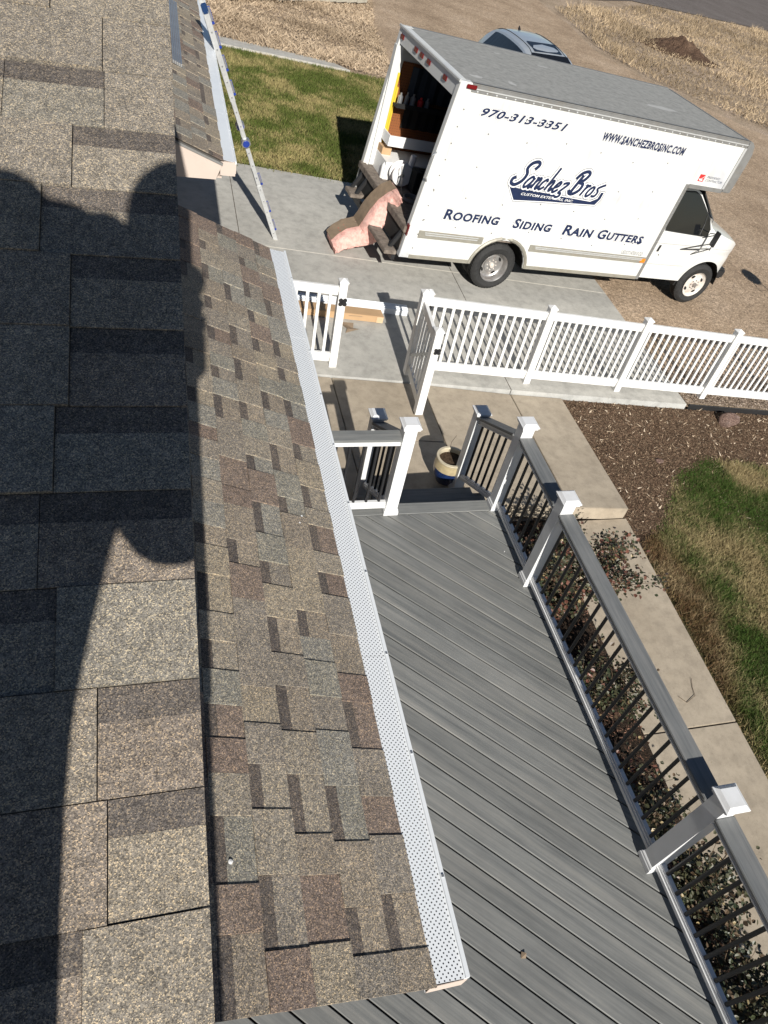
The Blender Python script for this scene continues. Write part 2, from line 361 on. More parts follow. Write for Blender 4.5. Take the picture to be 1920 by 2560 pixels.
# ground: one sheet out to the horizon
def ground():
    xs = [-160, -60, -20, -5, 0, 3.07, 4.25, 5.35, 6, 7.5, 9, 12, 16, 20, 26, 34, 45, 60, 90, 160]
    ya = [-60, -20, -8, -3, 0, 2, 3.5, 5, 6.2, 7.39]; yb = [7.392, 8.5, 10.5, 14, 18, 22, 27, 34, 42, 55, 80, 160]
    mb = MB()
    for ys, fz in ((ya, lambda x, y: Nf(x, y)-.06), (yb, lambda x, y: Zd(x, y)-.05)):
        vs = [(x, y, fz(x, y)) for y in ys for x in xs]; n = len(xs)
        mb.add(vs, [(j*n+i, j*n+i+1, (j+1)*n+i+1, (j+1)*n+i) for j in range(len(ys)-1) for i in range(n-1)], M['dirt'])
    top('ground', mb, kind='structure')
ground()
def gridsheet(name, poly, fz, m, step, lift, amp=0):
    """sheet following the terrain, outline kept, cells triangulated from a fan of clipped strips"""
    mb = MB(); xs0 = min(p[0] for p in poly); xs1 = max(p[0] for p in poly); ys0 = min(p[1] for p in poly); ys1 = max(p[1] for p in poly)
    nx = max(1, int((xs1-xs0)/step)); ny = max(1, int((ys1-ys0)/step))
    for i in range(nx):
        a, b = xs0+(xs1-xs0)*i/nx, xs0+(xs1-xs0)*(i+1)/nx
        c1 = clip(clip(poly, -1, 0, -a), 1, 0, b)
        if len(c1) < 3: continue
        for j in range(ny):
            c, d = ys0+(ys1-ys0)*j/ny, ys0+(ys1-ys0)*(j+1)/ny
            q = clip(clip(c1, 0, -1, -c), 0, 1, d)
            if len(q) < 3: continue
            mb.add([(x, y, fz(x, y)+lift+amp*math.sin(x*3.1+y)*math.sin(y*2.7-x)) for x, y in q], [tuple(range(len(q)))], m)
    return top(name, mb, kind='structure')
PATH = [(5.6, 28.2), (7.6, 34), (9, 44), (14, 62), (24, 62), (18.5, 44), (17.5, 38.8), (17.5, 35), (17.0, 31), (18.1, 28.2), (21, 24.6), (28, 20), (45, 12), (45, 7.75), (7.56, 7.75), (7.56, 13.5), (6.0, 16), (5.9, 21), (6.4, 25)]
# concave outline: split into convex pieces
for k, pc in enumerate(([(7.56, 7.75), (45, 7.75), (45, 12), (28, 20), (21, 24.6), (7.56, 13.5)], [(7.56, 13.5), (21, 24.6), (18.1, 28.2), (6.4, 25), (5.9, 21), (6.0, 16)], [(6.4, 25), (18.1, 28.2), (17, 31), (17.5, 35), (17.5, 38.8), (9, 44), (7.6, 34), (5.6, 28.2)], [(9, 44), (17.5, 38.8), (24, 62), (14, 62)])):
    gridsheet('gravel_path', pc, Zd, M['gravel'], 2.0, -.035)
gridsheet('road', [(17, 37.2+2), (23.6, 44.4), (27.7, 48.0), (42.7, 53.7), (80, 66), (80, 90), (20, 62), (8, 44)], Zd, M['road'], 4, -.02)

# driveway slabs
drv = thing('driveway', (1.9, 7.4, -.6), None, None, kind='structure')
G = .006
for (x0, x1) in ((-1.5, 1.0), (1.0, 4.5), (4.5, 7.56)):
    for (y0, y1) in ((7.38, 10.5), (10.5, 13.42)):
        b4 = [(x0+G, y0+G, 0), (x1-G, y0+G, 0), (x1-G, y1-G, 0), (x0+G, y1-G, 0)]
        mb = MB(); t4 = [(x, y, Zd(x, y)) for x, y, _ in b4]; mb.hexa([(x, y, z-.28) for x, y, z in t4], t4, M['conc'])
        mb.mi[2] = mb.midx(M['curb']) if y0 < 8 else 0
        part('concrete_slab', mb, drv)
mb = MB()
for a, b, mm in (((-1.5, 10.5), (7.56, 10.5), 'jointw'),):
    mb.bar((a[0], a[1], Zd(*a)-.0005), (b[0], b[1], Zd(*b)-.0005), .02, .004, M[mm])
for x in (1.0, 4.5): mb.bar((x, 7.4, Zd(x, 7.4)-.008), (x, 10.48, Zd(x, 10.5)-.008), .014, .004, M['joint']); mb.bar((x, 10.52, Zd(x, 10.5)-.008), (x, 13.4, Zd(x, 13.4)-.008), .014, .004, M['joint'])
part('slab_joint', mb, drv)
# patio and walks
def pz(x, y): return Zd(x, 7.4)-.02-.042*min(1, max(0, (x-3.15)/1.35))
pat = thing('patio', (2.5, 6.4, -.65), None, None, kind='structure')
for q in ([(-1, 4.2), (1.9, 4.2), (1.9, 7.37), (-1, 7.37)], [(1.9, 6.2), (3.15, 6.2), (3.15, 7.37), (1.9, 7.37)], [(1.9, 4.4), (3.15, 4.4), (3.15, 6.2), (1.9, 6.2)],
          [(3.15, 5.15), (4.5, 5.15), (4.5, 7.37), (3.15, 7.37)], [(4.5, 5.15), (5.34, 5.15), (5.34, 7.37), (4.5, 7.37)]):
    cx = sum(p[0] for p in q)/4; cy = sum(p[1] for p in q)/4
    t4 = [(x+(G if x < cx else -G)*.8, y+(G if y < cy else -G)*.8, pz(x, y)) for x, y in q]
    mb = MB(); mb.hexa([(x, y, z-.2) for x, y, z in t4], t4, M['walk']); part('concrete_slab', mb, pat, bevel=.006)
def wz(x, y): return -1.09-.05*(5.0-y)
wk = thing('walkway', (4.8, 2.5, -1.2), None, None, kind='structure')
for (y0, y1) in ((-4.5, -.1), (-.1, 2.42), (2.42, 5.14)):
    t4 = [(4.25, y0+.007, wz(0, y0)), (5.36, y0+.007, wz(0, y0)), (5.36, y1-.007, wz(0, y1)), (4.25, y1-.007, wz(0, y1))]
    mb = MB(); mb.hexa([(x, y, z-.15) for x, y, z in t4], t4, M['walk']); part('concrete_slab', mb, wk, bevel=.006)
gridsheet('planting_bed', [(3.0, -4), (4.24, -4), (4.24, 5.14), (3.0, 5.14)], lambda x, y: wz(x, y)+.03, M['bed'], .4, 0, .01)
mb = MB(); mb.box((-6, 18.95+1, -.55), (6.2, 19.9+1, -.2), M['conc']); 
fs_ = MB(); t4 = [(-4, 19.95, Zd(-4, 19.95)), (4.6, 20.5, Zd(4.6, 20.5)), (4.2, 20.85, Zd(4.2, 20.85)), (-4, 20.9, Zd(-4, 20.9))]
fs_.hexa([(x, y, z-.1) for x, y, z in t4], t4, M['conc']); top('sidewalk', fs_, kind='structure')
MULCH = [(5.36, 4.9), (12.5, 4.9), (12.5, 7.37), (5.36, 7.37)]
gridsheet('mulch_bed', MULCH, Nf, M['mulch'], .5, -.008, .003)
gridsheet('mulch_bed', [(5.37, -4), (6.2, -4), (6.2, 4.9), (5.37, 4.9)], Nf, M['mulch'], .5, -.012, .003)
LAWN = [(5.42, -.5), (5.42, 4.7), (6.0, 5.1), (6.6, 5.9), (7.3, 6.25), (8.6, 6.15), (10, 5.9), (11, 5.7), (11, -.5)]
gridsheet('lawn', [(5.4, -4), (14, -4), (14, 5.4), (10, 5.65), (8.6, 5.95), (7.35, 6.0), (6.7, 5.7), (6.1, 4.9), (5.4, 4.45)], Nf, M['turf'], .6, -.004)
LAWN2 = [(-3, 13.43), (6.1, 13.43), (5.7, 16.5), (5.85, 20.4), (3.6, 20.2), (-3, 19.9)]
gridsheet('lawn', LAWN2, Zd, M['turf'], 1.0, -.03)

# ------------------------------------------------------------------ scattered ground cover (stuff)
def cover(name, n, poly, fz, hgt, wid, colf, mat, lean=.5, lay=0.0, label=None, cat=None, mask=None, jit=0.):
    x0 = min(p[0] for p in poly); x1 = max(p[0] for p in poly); y0 = min(p[1] for p in poly); y1 = max(p[1] for p in poly)
    x = rng.uniform(x0, x1, n); y = rng.uniform(y0, y1, n); k = inpoly(x, y, poly)
    if mask is not None: k &= mask(x, y)
    x, y = x[k], y[k]; n = len(x); x = x+rng.normal(0, 1, n)*jit; y = y+rng.normal(0, 1, n)*jit; z = fz(x, y)-.012
    h = hgt(x, y)*rng.uniform(.5, 1.3, n); w = wid*rng.uniform(.6, 1.4, n); a = rng.uniform(0, 2*np.pi, n); t = rng.uniform(0, 2*np.pi, n); ln = rng.uniform(.1, 1, n)*lean*h
    ca, sa = np.cos(a)*w/2, np.sin(a)*w/2; V = np.empty((n, 3, 3), np.float32)
    V[:, 0] = np.stack([x-ca, y-sa, z+lay*rng.uniform(0, 1, n)], 1); V[:, 1] = np.stack([x+ca, y+sa, z+lay*rng.uniform(0, 1, n)], 1)
    V[:, 2] = np.stack([x+np.cos(t)*ln, y+np.sin(t)*ln, z+h], 1)
    me = bpy.data.meshes.new(name); me.vertices.add(3*n); me.vertices.foreach_set('co', V.ravel())
    me.loops.add(3*n); me.loops.foreach_set('vertex_index', np.arange(3*n, dtype=np.int32)); me.polygons.add(n)
    me.polygons.foreach_set('loop_start', np.arange(0, 3*n, 3, dtype=np.int32)); me.polygons.foreach_set('loop_total', np.full(n, 3, np.int32))
    me.materials.append(mat); at = me.color_attributes.new('Col', 'FLOAT_COLOR', 'POINT')
    c = colf(x, y, n); c = np.repeat(c, 3, axis=0); c = np.concatenate([c, np.ones((3*n, 1))], 1).astype(np.float32); at.data.foreach_set('color', c.ravel())
    me.update(); me.validate(); return tag(obj(name, me), label, cat, kind='stuff')
def vn(x, y, s, seed=0):
    """cheap smooth value noise 0..1"""
    def hsh(i, j): q = np.sin(i*127.1+j*311.7+seed*74.7)*43758.5453; return q-np.floor(q)
    X, Y = x*s, y*s; i, j = np.floor(X), np.floor(Y); u, v = X-i, Y-j; u = u*u*(3-2*u); v = v*v*(3-2*v)
    return (hsh(i, j)*(1-u)+hsh(i+1, j)*u)*(1-v)+(hsh(i, j+1)*(1-u)+hsh(i+1, j+1)*u)*v
def fbm(x, y, s, seed=0): return .5*vn(x, y, s, seed)+.3*vn(x, y, s*2.1, seed+3)+.2*vn(x, y, s*4.3, seed+7)
def mixn(a, b, t): return np.asarray(a)[None]*(1-t[:, None])+np.asarray(b)[None]*t[:, None]
def col_lawn(x, y, n):
    t = np.clip((fbm(x, y, 1.3, 1)-.5)*5+rng.normal(0, .35, n), 0, 1)
    c = mixn((.05, .095, .016), (.36, .29, .15), t)
    e = .85*np.clip((5.72+.2*np.sin(y*2.1)+.12*(y-2)-x)/.3, 0, 1); e = np.clip(e+rng.normal(0, .15, n), 0, 1)
    br = mixn((.14, .078, .04), (.35, .26, .15), np.clip((fbm(x, y, 2.2, 5)-.5)*4+rng.normal(0, .3, n), 0, 1))
    c = c*(1-e[:, None])+br*e[:, None]
    return c*rng.uniform(.6, 1.35, n)[:, None]
def col_lawn2(x, y, n):
    t = np.clip((fbm(x, y, 1.6, 9)-.4)*3.2+rng.normal(0, .3, n), 0, 1)
    return mixn((.08, .105, .022), (.3, .25, .11), t)*rng.uniform(.7, 1.3, n)[:, None]
cover('grass', 520000, LAWN, Nf, lambda x, y: .03+.075*fbm(x, y, 2.6, 2)**1.5, .0085, col_lawn, M['blades'], 1.4, label='green lawn with straw patches and a browned strip beside the walkway', cat='grass', jit=.05, mask=lambda x, y: (x > 5.5) | (rng.uniform(0, 1, len(x)) < .6))
cover('grass', 210000, LAWN2, Zd, lambda x, y: .05+0*x, .018, col_lawn2, M['blades'], 1.2, label='square green lawn behind the driveway left of the box truck', cat='grass', jit=.06)
def col_chip(x, y, n):
    t = rng.uniform(0, 1, n)**5; c = mixn((.15, .095, .062), (.4, .3, .2), t)*rng.uniform(.7, 1.2, n)[:, None]; return c
cover('wood_chips', 170000, MULCH, Nf, lambda x, y: .014+0*x, .014, col_chip, M['chips'], 2.4, .012, 'brown wood chip mulch between the white fence and the lawn', 'mulch')
cover('wood_chips', 1600, MULCH, Nf, lambda x, y: .03+0*x, .02, lambda x, y, n: mixn((.4, .3, .2), (.7, .58, .44), rng.uniform(0, 1, n)), M['chips'], 2.8, .012, 'pale splinters strewn over the brown mulch', 'mulch')
cover('leaf_litter', 16000, [(3.08, -3), (4.24, -3), (4.24, 5.1), (3.08, 5.1)], lambda x, y: wz(x, y)+.035, lambda x, y: .015+0*x, .03,
      lambda x, y, n: mixn((.07, .04, .025), (.36, .2, .14), np.clip(fbm(x, y, 1.5, 4)*1.6-.5+rng.normal(0, .25, n), 0, 1)), M['chips'], 2.2, .015, 'reddish dead leaf litter under the rose bushes', 'leaf litter')
cover('weeds', 150000, [(17.5, 31), (18.3, 28.5), (24, 23.5), (40, 15), (60, 30), (46, 54), (28.5, 47.5), (24.5, 43.6), (18, 38)], Zd, lambda x, y: .1+.6*np.clip(fbm(x, y, .5, 3)-.42, 0, 1), .032,
      lambda x, y, n: mixn((.16, .12, .075), (.52, .4, .26), np.clip(fbm(x, y, .35, 8)*1.8-.45+rng.normal(0, .2, n), 0, 1)), M['blades'], 1.2, .05, 'dry tan weeds covering the lot beyond the gravel drive', 'weeds')
cover('weeds', 130000, [(-6, 20.85), (4.2, 20.75), (5.9, 20.4), (6.3, 25.5), (7, 29), (8, 36), (-6, 36)], Zd, lambda x, y: .06+.3*np.clip(fbm(x, y, .8, 6)-.45, 0, 1), .022,
      lambda x, y, n: mixn((.22, .165, .11), (.56, .44, .31), np.clip(fbm(x*.6, y*1.5, .9, 12)*1.8-.3+rng.normal(0, .25, n), 0, 1)), M['blades'], 2.0, .03, 'pinkish tan dead weeds beyond the far sidewalk', 'weeds')
cover('gravel', 90000, [(7.58, 7.7), (20, 7.7), (20, 24), (12, 24), (6, 16), (7.56, 13.5)], Zd, lambda x, y: .008+0*x, .025,
      lambda x, y, n: mixn((.2, .14, .1), (.6, .48, .37), rng.uniform(0, 1, n)**1.4), M['chips'], 1.6, .01, 'loose brown gravel around the front wheels of the truck', 'gravel', mask=lambda x, y: (np.abs(y-9.0-.1*(x-8)) > .35) | (rng.uniform(0, 1, len(x)) < .25))
cover('gravel', 26000, [(7.58, 7.42), (14, 7.42), (14, 8.3), (7.58, 8.3)], Zd, lambda x, y: .016+0*x, .032,
      lambda x, y, n: mixn((.14, .1, .075), (.45, .37, .3), rng.uniform(0, 1, n)**1.4), M['chips'], 1.6, .015, 'coarse river gravel along the outside of the white fence', 'gravel')

# ------------------------------------------------------------------ house
house = thing('house', (0, 2.5, -.6), 'single storey house with brown asphalt shingle roofs and tan trim', 'house')
T5 = 5/12; TH = math.atan(T5)
def zu(y): return 3.63+T5*y
def zl(x): return 2.2+T5*(.7-x)
def zg(x): return 2.2+.4*(.467-x)
# walls under the roofs
mb = MB(); mb.box((-6, -6, -1.2), (-.28, 13.0, 2.1), M['tan']); part('wall', mb, house)
YR = 2.35; ZR = zu(YR); zf = lambda y: ZR-T5*(y-YR)
mb = MB(); mb.prism([(-3, 2.1), (6.2, 2.1), (6.2, zf(6.2)-.16), (YR, ZR-.16), (-3, zu(-3)-.16)], -6, -.28, M['tan'], 'x'); part('gable_wall', mb, house)
SW = .1435
# unit shingle: 1 long (local x), exposure deep (local y), laid on local z
def unit(mats, th, band):
    mb = MB(); b_ = .33 if band else 0
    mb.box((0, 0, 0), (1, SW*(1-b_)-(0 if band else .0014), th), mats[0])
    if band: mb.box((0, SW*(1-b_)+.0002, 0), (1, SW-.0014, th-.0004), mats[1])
    return mb.mesh('shingle')
U = {}
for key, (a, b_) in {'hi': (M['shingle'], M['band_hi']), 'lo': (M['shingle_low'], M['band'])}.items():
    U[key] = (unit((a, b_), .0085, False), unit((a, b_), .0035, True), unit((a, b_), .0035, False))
def lay(roof, key, origin, ux, uy, length, courses, lim=None, joined=False, edge=.012, dmin=.1, dmax=.26):
    """courses of laminated shingles; ux along the course, uy up the slope"""
    ux, uy = Vector(ux).normalized(), Vector(uy).normalized(); uz = ux.cross(uy); flip = uz.z < 0
    if flip: uz = -uz
    R = Matrix((ux, uy, uz)).transposed(); Rq = R.to_4x4(); k = off(roof); jm = MB()
    for c in range(courses):
        s = -random.uniform(0, .3); raised = random.random() < .5
        s0 = 0
        while s0 < length:
            w = random.uniform(dmin, dmax)*(1.0 if raised else .95); s1 = min(s0+w, length)
            if length-s1 < .05: s1 = length
            if joined is False:
                me = U[key][0] if raised else U[key][1 if random.random() < .8 else 2]
                o = obj('shingle', me, roof)
                p = Vector(origin)+ux*(s0+.0006)+uy*(c*SW)+uz*(.003+random.uniform(0, .0008))-k
                tilt = Matrix.Rotation(-.014, 4, 'X')
                o.matrix_local = Matrix.Translation(p) @ Rq @ tilt @ Matrix.Diagonal((s1-s0-.0012, 1, 1, 1))
            else:
                th = .009 if raised else .0035; band = (not raised) and random.random() < .7
                mt = random.choice(joined); y1 = SW*(.67 if band else 1)
                def P(a, b_, z): return Vector(origin)+ux*a+uy*(c*SW+b_)+uz*z
                jm.hexa([P(s0, 0, 0), P(s1, 0, 0), P(s1, y1, 0), P(s0, y1, 0)], [P(s0, 0, th+.002), P(s1, 0, th+.002), P(s1, y1, th), P(s0, y1, th)], mt)
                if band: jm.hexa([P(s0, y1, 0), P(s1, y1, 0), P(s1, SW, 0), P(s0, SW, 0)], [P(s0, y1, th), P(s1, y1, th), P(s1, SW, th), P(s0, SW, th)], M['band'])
            s0 = s1; raised = not raised if random.random() < .85 else raised
    return jm
# upper roof: slopes up with y, right rake at x=.012
ur = MB(); ur.prism([(-2.5, zu(-2.5)-.03), (YR, ZR-.03), (6.6, zf(6.6)-.03), (6.6, zf(6.6)-.001), (YR, ZR-.001), (-2.5, zu(-2.5)-.001)], -6, .004, M['felt'], 'x')
uroof = part('upper_roof', ur, house)
c0 = .299-SW*5
oy = c0*math.cos(TH)
lay(uroof, 'hi', (.013, oy, zu(oy)), (-1, 0, 0), (0, math.cos(TH), math.sin(TH)), 1.15, 17, dmin=.12, dmax=.25)
fb = MB(); fb.prism([(-2.5, zu(-2.5)-.2), (YR, ZR-.2), (6.6, zf(6.6)-.2), (6.6, zf(6.6)-.032), (YR, ZR-.032), (-2.5, zu(-2.5)-.032)], -.006, .002, M['tan'], 'x'); part('rake_board', fb, house)
# far slope and ridge continuation keep the upper roof closed
# lower (porch) roof: slopes down with x, eave at .7, rakes at y .34 / 5.12
lx = -.5
lr = MB(); lr.hexa([(lx, .37, zl(lx)-.03), (.69, .37, zl(.69)-.03), (.69, 5.1, zl(.69)-.03), (lx, 5.1, zl(lx)-.03)], [(lx, .37, zl(lx)-.001), (.69, .37, zl(.69)-.001), (.69, 5.1, zl(.69)-.001), (lx, 5.1, zl(lx)-.001)], M['felt'])
lroof = part('porch_roof', lr, house)
lay(lroof, 'lo', (.7, .335, zl(.7)), (0, 1, 0), (-math.cos(TH), 0, math.sin(TH)), 4.79, 6, dmin=.11, dmax=.22)
rb = MB()
for y0 in (.43, 5.02): rb.hexa([(lx, y0, zl(lx)-.17), (.69, y0, zl(.69)-.17), (.69, y0+.02, zl(.69)-.17), (lx, y0+.02, zl(lx)-.17)], [(lx, y0, zl(lx)-.031), (.69, y0, zl(.69)-.031), (.69, y0+.02, zl(.69)-.031), (lx, y0+.02, zl(lx)-.031)], M['tan'])
part('rake_board', rb, house)
df = MB(); df.bar((lx, .375, zl(lx)-.036), (.69, .375, zl(.69)-.036), .05, .006, M['felt']); part('drip_edge', df, house)
fa = MB(); fa.box((.665, .40, 1.98), (.688, 5.05, 2.165), M['tan']); part('fascia', fa, house)
mb = MB(); mb.box((-.28, .42, 1.98), (.66, 5.03, 2.0), M['tan']); part('soffit', mb, house)
for y in (1.9, 4.0):
    mb = MB(); mb.box((.42, y, 0), (.56, y+.14, 1.98), M['tan']); part('porch_post', mb, house)
# gutter with perforated guard
def gutter(y0, y1, xe, ze, w, guardmat, parent, name='gutter'):
    g = MB(); t = .003
    g.box((xe+w-t, y0, ze-.11), (xe+w, y1, ze-.018), M['gutterw']); g.box((xe-.008, y0, ze-.113), (xe+w, y1, ze-.1105), M['gutterw'])
    g.box((xe+w-.0, y0, ze-.03), (xe+w+.014, y1, ze-.006), M['gutterw'])
    g.box((xe-.006, y0-.002, ze-.113), (xe+w+.01, y0, ze-.03), M['tan']); g.box((xe-.006, y1, ze-.113), (xe+w+.01, y1+.002, ze-.03), M['tan'])
    go = part(name, g, parent)
    q = MB(); yy = y0
    while yy < y1:
        y2 = min(yy+1.2, y1)
        a = [(xe-.006, yy, ze+.002), (xe+w, yy, ze-.016), (xe+w, y2-.002, ze-.016), (xe-.006, y2-.002, ze+.002)]
        q = MB(); q.hexa([(p[0], p[1], p[2]-.0015) for p in a], a, guardmat)
        part('gutter_guard', q, go); yy = y2
    s_ = MB(); yy = y0+.3
    while yy < y1: s_.box((xe+w+.002, yy, ze-.006), (xe+w+.011, yy+.009, ze-.002), M['galv']); yy += .45
    part('screw', s_, go); return go
gutter(.345, 5.11, .7, 2.205, .108, M['guard'], house)
# garage roof
gr = MB(); gx = -1.2; Y0, Y1 = 6.72, 15.5
gr.hexa([(gx, Y0, zg(gx)-.03), (.46, Y0, zg(.46)-.03), (.46, Y1, zg(.46)-.03), (gx, Y1, zg(gx)-.03)], [(gx, Y0, zg(gx)-.001), (.46, Y0, zg(.46)-.001), (.46, Y1, zg(.46)-.001), (gx, Y1, zg(gx)-.001)], M['felt'])
groof = part('garage_roof', gr, house)
GP = []
for i, cl in enumerate(SH[:6]):
    mm = granule('shingle_far_%d' % i, [cl], 2.1); GP.append(mm)
TG = math.atan(.4)
jm = lay(groof, 'lo', (.467, Y0-.02, zg(.467)), (0, 1, 0), (-math.cos(TG), 0, math.sin(TG)), Y1-Y0, 7, joined=GP, dmin=.1, dmax=.26)
part('shingle', jm, groof, kind='stuff')
gutter(6.72, 15.4, .467, 2.205, .102, M['gutterw'], house)
# boxed eave return facing the camera
er = MB(); er.prism([(-.6, 2.03), (.40, 2.035), (.455, 2.165), (-.6, 2.165+.4*1.055)], 6.70, 6.735, M['tan'], 'y'); part('eave_return', er, house)
er = MB(); er.box((.44, 6.715, 2.07), (.572, 6.74, 2.19), M['tan']); er.box((-.28, 6.74, 2.035), (.455, 15.3, 2.05), M['tan']); er.box((.44, 6.76, 2.05), (.465, 15.3, 2.17), M['tan']); part('fascia', er, house)
er = MB(); er.bar((-.6, 6.705, 2.165+.4*1.05), (.46, 6.705, 2.172), .03, .02, M['greyt']); part('drip_edge', er, house)
# ridge vent strip on garage roof (ribbed metal)
vt = MB()
for i in range(5): vt.bar((.085+.012*i*0+.02*i, 8.75, zg(.1+.02*i)+.03), (.085+.02*i, 11.3, zg(.1+.02*i)+.03), .016, .03, M['galv'])
part('roof_vent', vt, house)

# ------------------------------------------------------------------ deck
deck = thing('deck', (1.5, 1.8, 0), 'grey composite deck with diagonal boards and grey steps', 'deck')
ang = math.radians(-44.5); u = (math.cos(ang), math.sin(ang)); nrm = (-u[1], u[0])
X0, X1, YA, YB = -.28, 3.06, -1.6, 4.37
k = -20; PITCH = .1445
ref = .383*4.77
cs = [X0*nrm[0]+YA*nrm[1], X1*nrm[0]+YB*nrm[1], X0*nrm[0]+YB*nrm[1], X1*nrm[0]+YA*nrm[1]]
s = math.floor(min(cs)/PITCH)*PITCH+.086
while s < max(cs):
    poly = [(X0, YA), (X1, YA), (X1, YB), (X0, YB)]
    poly = clip(poly, nrm[0], nrm[1], s+PITCH-.011); poly = clip(poly, -nrm[0], -nrm[1], -s)
    if len(poly) >= 3:
        mb = MB(); mb.prism(poly, -.024, random.uniform(-.0004, .0004), M['deck']); part('deck_board', mb, deck, bevel=.0038)
    s += PITCH
mb = MB(); mb.box((X0, YA, -.25), (X1+.0, YB+.0, -.03), M['dark']); part('joist', mb, deck)
mb = MB(); mb.box((X1+.002, YA, -.28), (X1+.03, YB+.1, -.002), M['deckY']); part('fascia_board', mb, deck)
mb = MB(); mb.box((1.95, YB+.004, -.024), (2.93, YB+.145, .0015), M['deckX']); part('border_board', mb, deck, bevel=.003)
mb = MB(); mb.box((X0, YB+.004, -.024), (1.948, YB+.145, .0005), M['deckX']); part('border_board', mb, deck, bevel=.003)
mb = MB(); mb.box((-.28, YB+.03, -.7), (2.94, YB+.12, -.026), M['deckX']); part('riser', mb, deck)
for i in range(1, 3):
    z = -.195*i+.01; y = YB+.15+.28*(i-1)
    for j in range(2):
        mb = MB(); mb.box((1.9, y+.142*j, z-.025), (3.03, y+.142*j+.138, z), M['deckX']); part('tread', mb, deck, bevel=.003)
    mb = MB(); mb.box((1.92, y+.25, z-.22), (3.0, y+.27, z-.026), M['deckX']); part('riser', mb, deck)

# railings
XR = 2.985
def stack_mesh(name, lv, m): b_ = MB(); b_.stack(lv, m); return b_.mesh(name, bevel=.0015)
CAPL = [(.066, 0), (.075, .006), (.075, .016), (.083, .026), (.083, .036), (.074, .040), (.056, .058), (.0555, .0585)]
SKL = [(.071, 0), (.071, .045), (.066, .052), (.066, .066), (.0585, .076)]
pm = stack_mesh('post', [(.057, 0), (.057, 1.035)], M['whiterail']); cm_ = stack_mesh('post_cap', CAPL, M['whiterail']); sm_ = stack_mesh('post_skirt', SKL, M['whiterail'])
bm_ = MB(); bm_.tube([(0, 0, 0), (0, 0, .78)], .0135, M['black'], 8); balm = bm_.mesh('baluster', smooth=True)
def rpost(rail, x, y, z0=0, h=1.035):
    p = put('post', pm, rail, (x, y, z0), scale=(1, 1, h/1.035))
    c = obj('post_cap', cm_, p, (0, 0, 1.0355)); s2 = obj('post_skirt', sm_, p, (0, 0, .0005))
    c.scale = (1, 1, 1.035/h); return p
def rsection(rail, a, b, za=0, zb=0, n=None, capmat='deckY'):
    a = Vector((*a, za)); b = Vector((*b, zb)); d = b-a; L = Vector((d.x, d.y, 0)).length; e = d.normalized()*.058/ (Vector((d.x,d.y,0)).length/d.length)
    A = a+e; B = b-e
    q = MB(); q.bar(A+Vector((0, 0, .928)), B+Vector((0, 0, .928)), .138, .025, M[capmat]); part('rail_cap', q, rail, bevel=.004)
    q = MB(); q.bar(A+Vector((0, 0, .885)), B+Vector((0, 0, .885)), .048, .058, M['whiterail']); q.bar(A+Vector((0, 0, .853)), B+Vector((0, 0, .853)), .07, .012, M['whiterail']); part('top_rail', q, rail)
    q = MB(); q.bar(A+Vector((0, 0, .083)), B+Vector((0, 0, .083)), .066, .03, M['whiterail']); q.bar(A+Vector((0, 0, .109)), B+Vector((0, 0, .109)), .05, .0215, M['whiterail']); q.bar(A+Vector((0, 0, .126)), B+Vector((0, 0, .126)), .03, .0125, M['whiterail']); part('bottom_rail', q, rail)
    n = n or round(L/.12)-1
    for i in range(n):
        t = (i+1)/(n+1); p = a.lerp(b, t); put('baluster', balm, rail, (p.x, p.y, p.z+.115), scale=(1, 1, .95))
rl = thing('deck_railing', (XR, 3.5, 0), 'long deck railing with white posts and black balusters beside the rose bed', 'railing')
PY = (4.43, 3.49, 1.05, -1.39)
for y in PY: rpost(rl, XR, y)
for a, b in zip(PY, PY[1:]): rsection(rl, (XR, a), (XR, b))
rl2 = thing('stair_railing', (XR, 5.0, -.6), 'short stair railing on the right of the steps by the glazed pot', 'railing', 'railings beside the deck steps')
rpost(rl2, 3.0, 5.32, -.66, 1.12); rsection(rl2, (3.0, 5.32), (XR, 4.43), -.52, -.02, 6)
rl3 = thing('stair_railing', (1.87, 5.0, -.6), 'short stair railing on the left of the steps nearest the house', 'railing', 'railings beside the deck steps')
rpost(rl3, 1.86, 5.22, -.62, 1.12); rsection(rl3, (1.86, 5.22), (1.885, 4.43), -.5, -.02, 6)
rl4 = thing('deck_railing', (1.2, 4.43, 0), 'short deck railing running from the stair post under the porch gutter', 'railing')
rpost(rl4, 1.885, 4.43); rpost(rl4, -.2, 4.43); rsection(rl4, (1.885, 4.43), (-.2, 4.43), capmat='deckX')

# ------------------------------------------------------------------ white picket fence and gate
FY = 7.6
fpm = stack_mesh('post', [(.049, 0), (.049, 1.19)], M['white']); fcm = stack_mesh('post_cap', [(.058, 0), (.058, .014), (.052, .02), (.001, .05)], M['white'])
pk = MB(); pk.box((-.019, -.011, 0), (.019, .011, .86), M['white']); pkm = pk.mesh('picket')
def fpost(f, x, y=FY, z=None, h=1.19):
    z = Zd(x, y) if z is None else z; p = put('post', fpm, f, (x, y, z), scale=(1, 1, h/1.19)); obj('post_cap', fcm, p, (0, 0, 1.191)); return p
def fsec(f, x0, x1, n=13):
    z0, z1 = Zd(x0, FY), Zd(x1, FY)
    for nm, hh, th in (('top_rail', 1.075, .11), ('bottom_rail', .135, .125)):
        q = MB(); q.bar((x0+.05, FY, z0+hh), (x1-.05, FY, z1+hh), .042, th, M['white']); part(nm, q, f, bevel=.003)
    for i in range(n):
        t = (i+1)/(n+1); x = x0+(x1-x0)*t; put('picket', pkm, f, (x, FY, z0+(z1-z0)*t+.18))
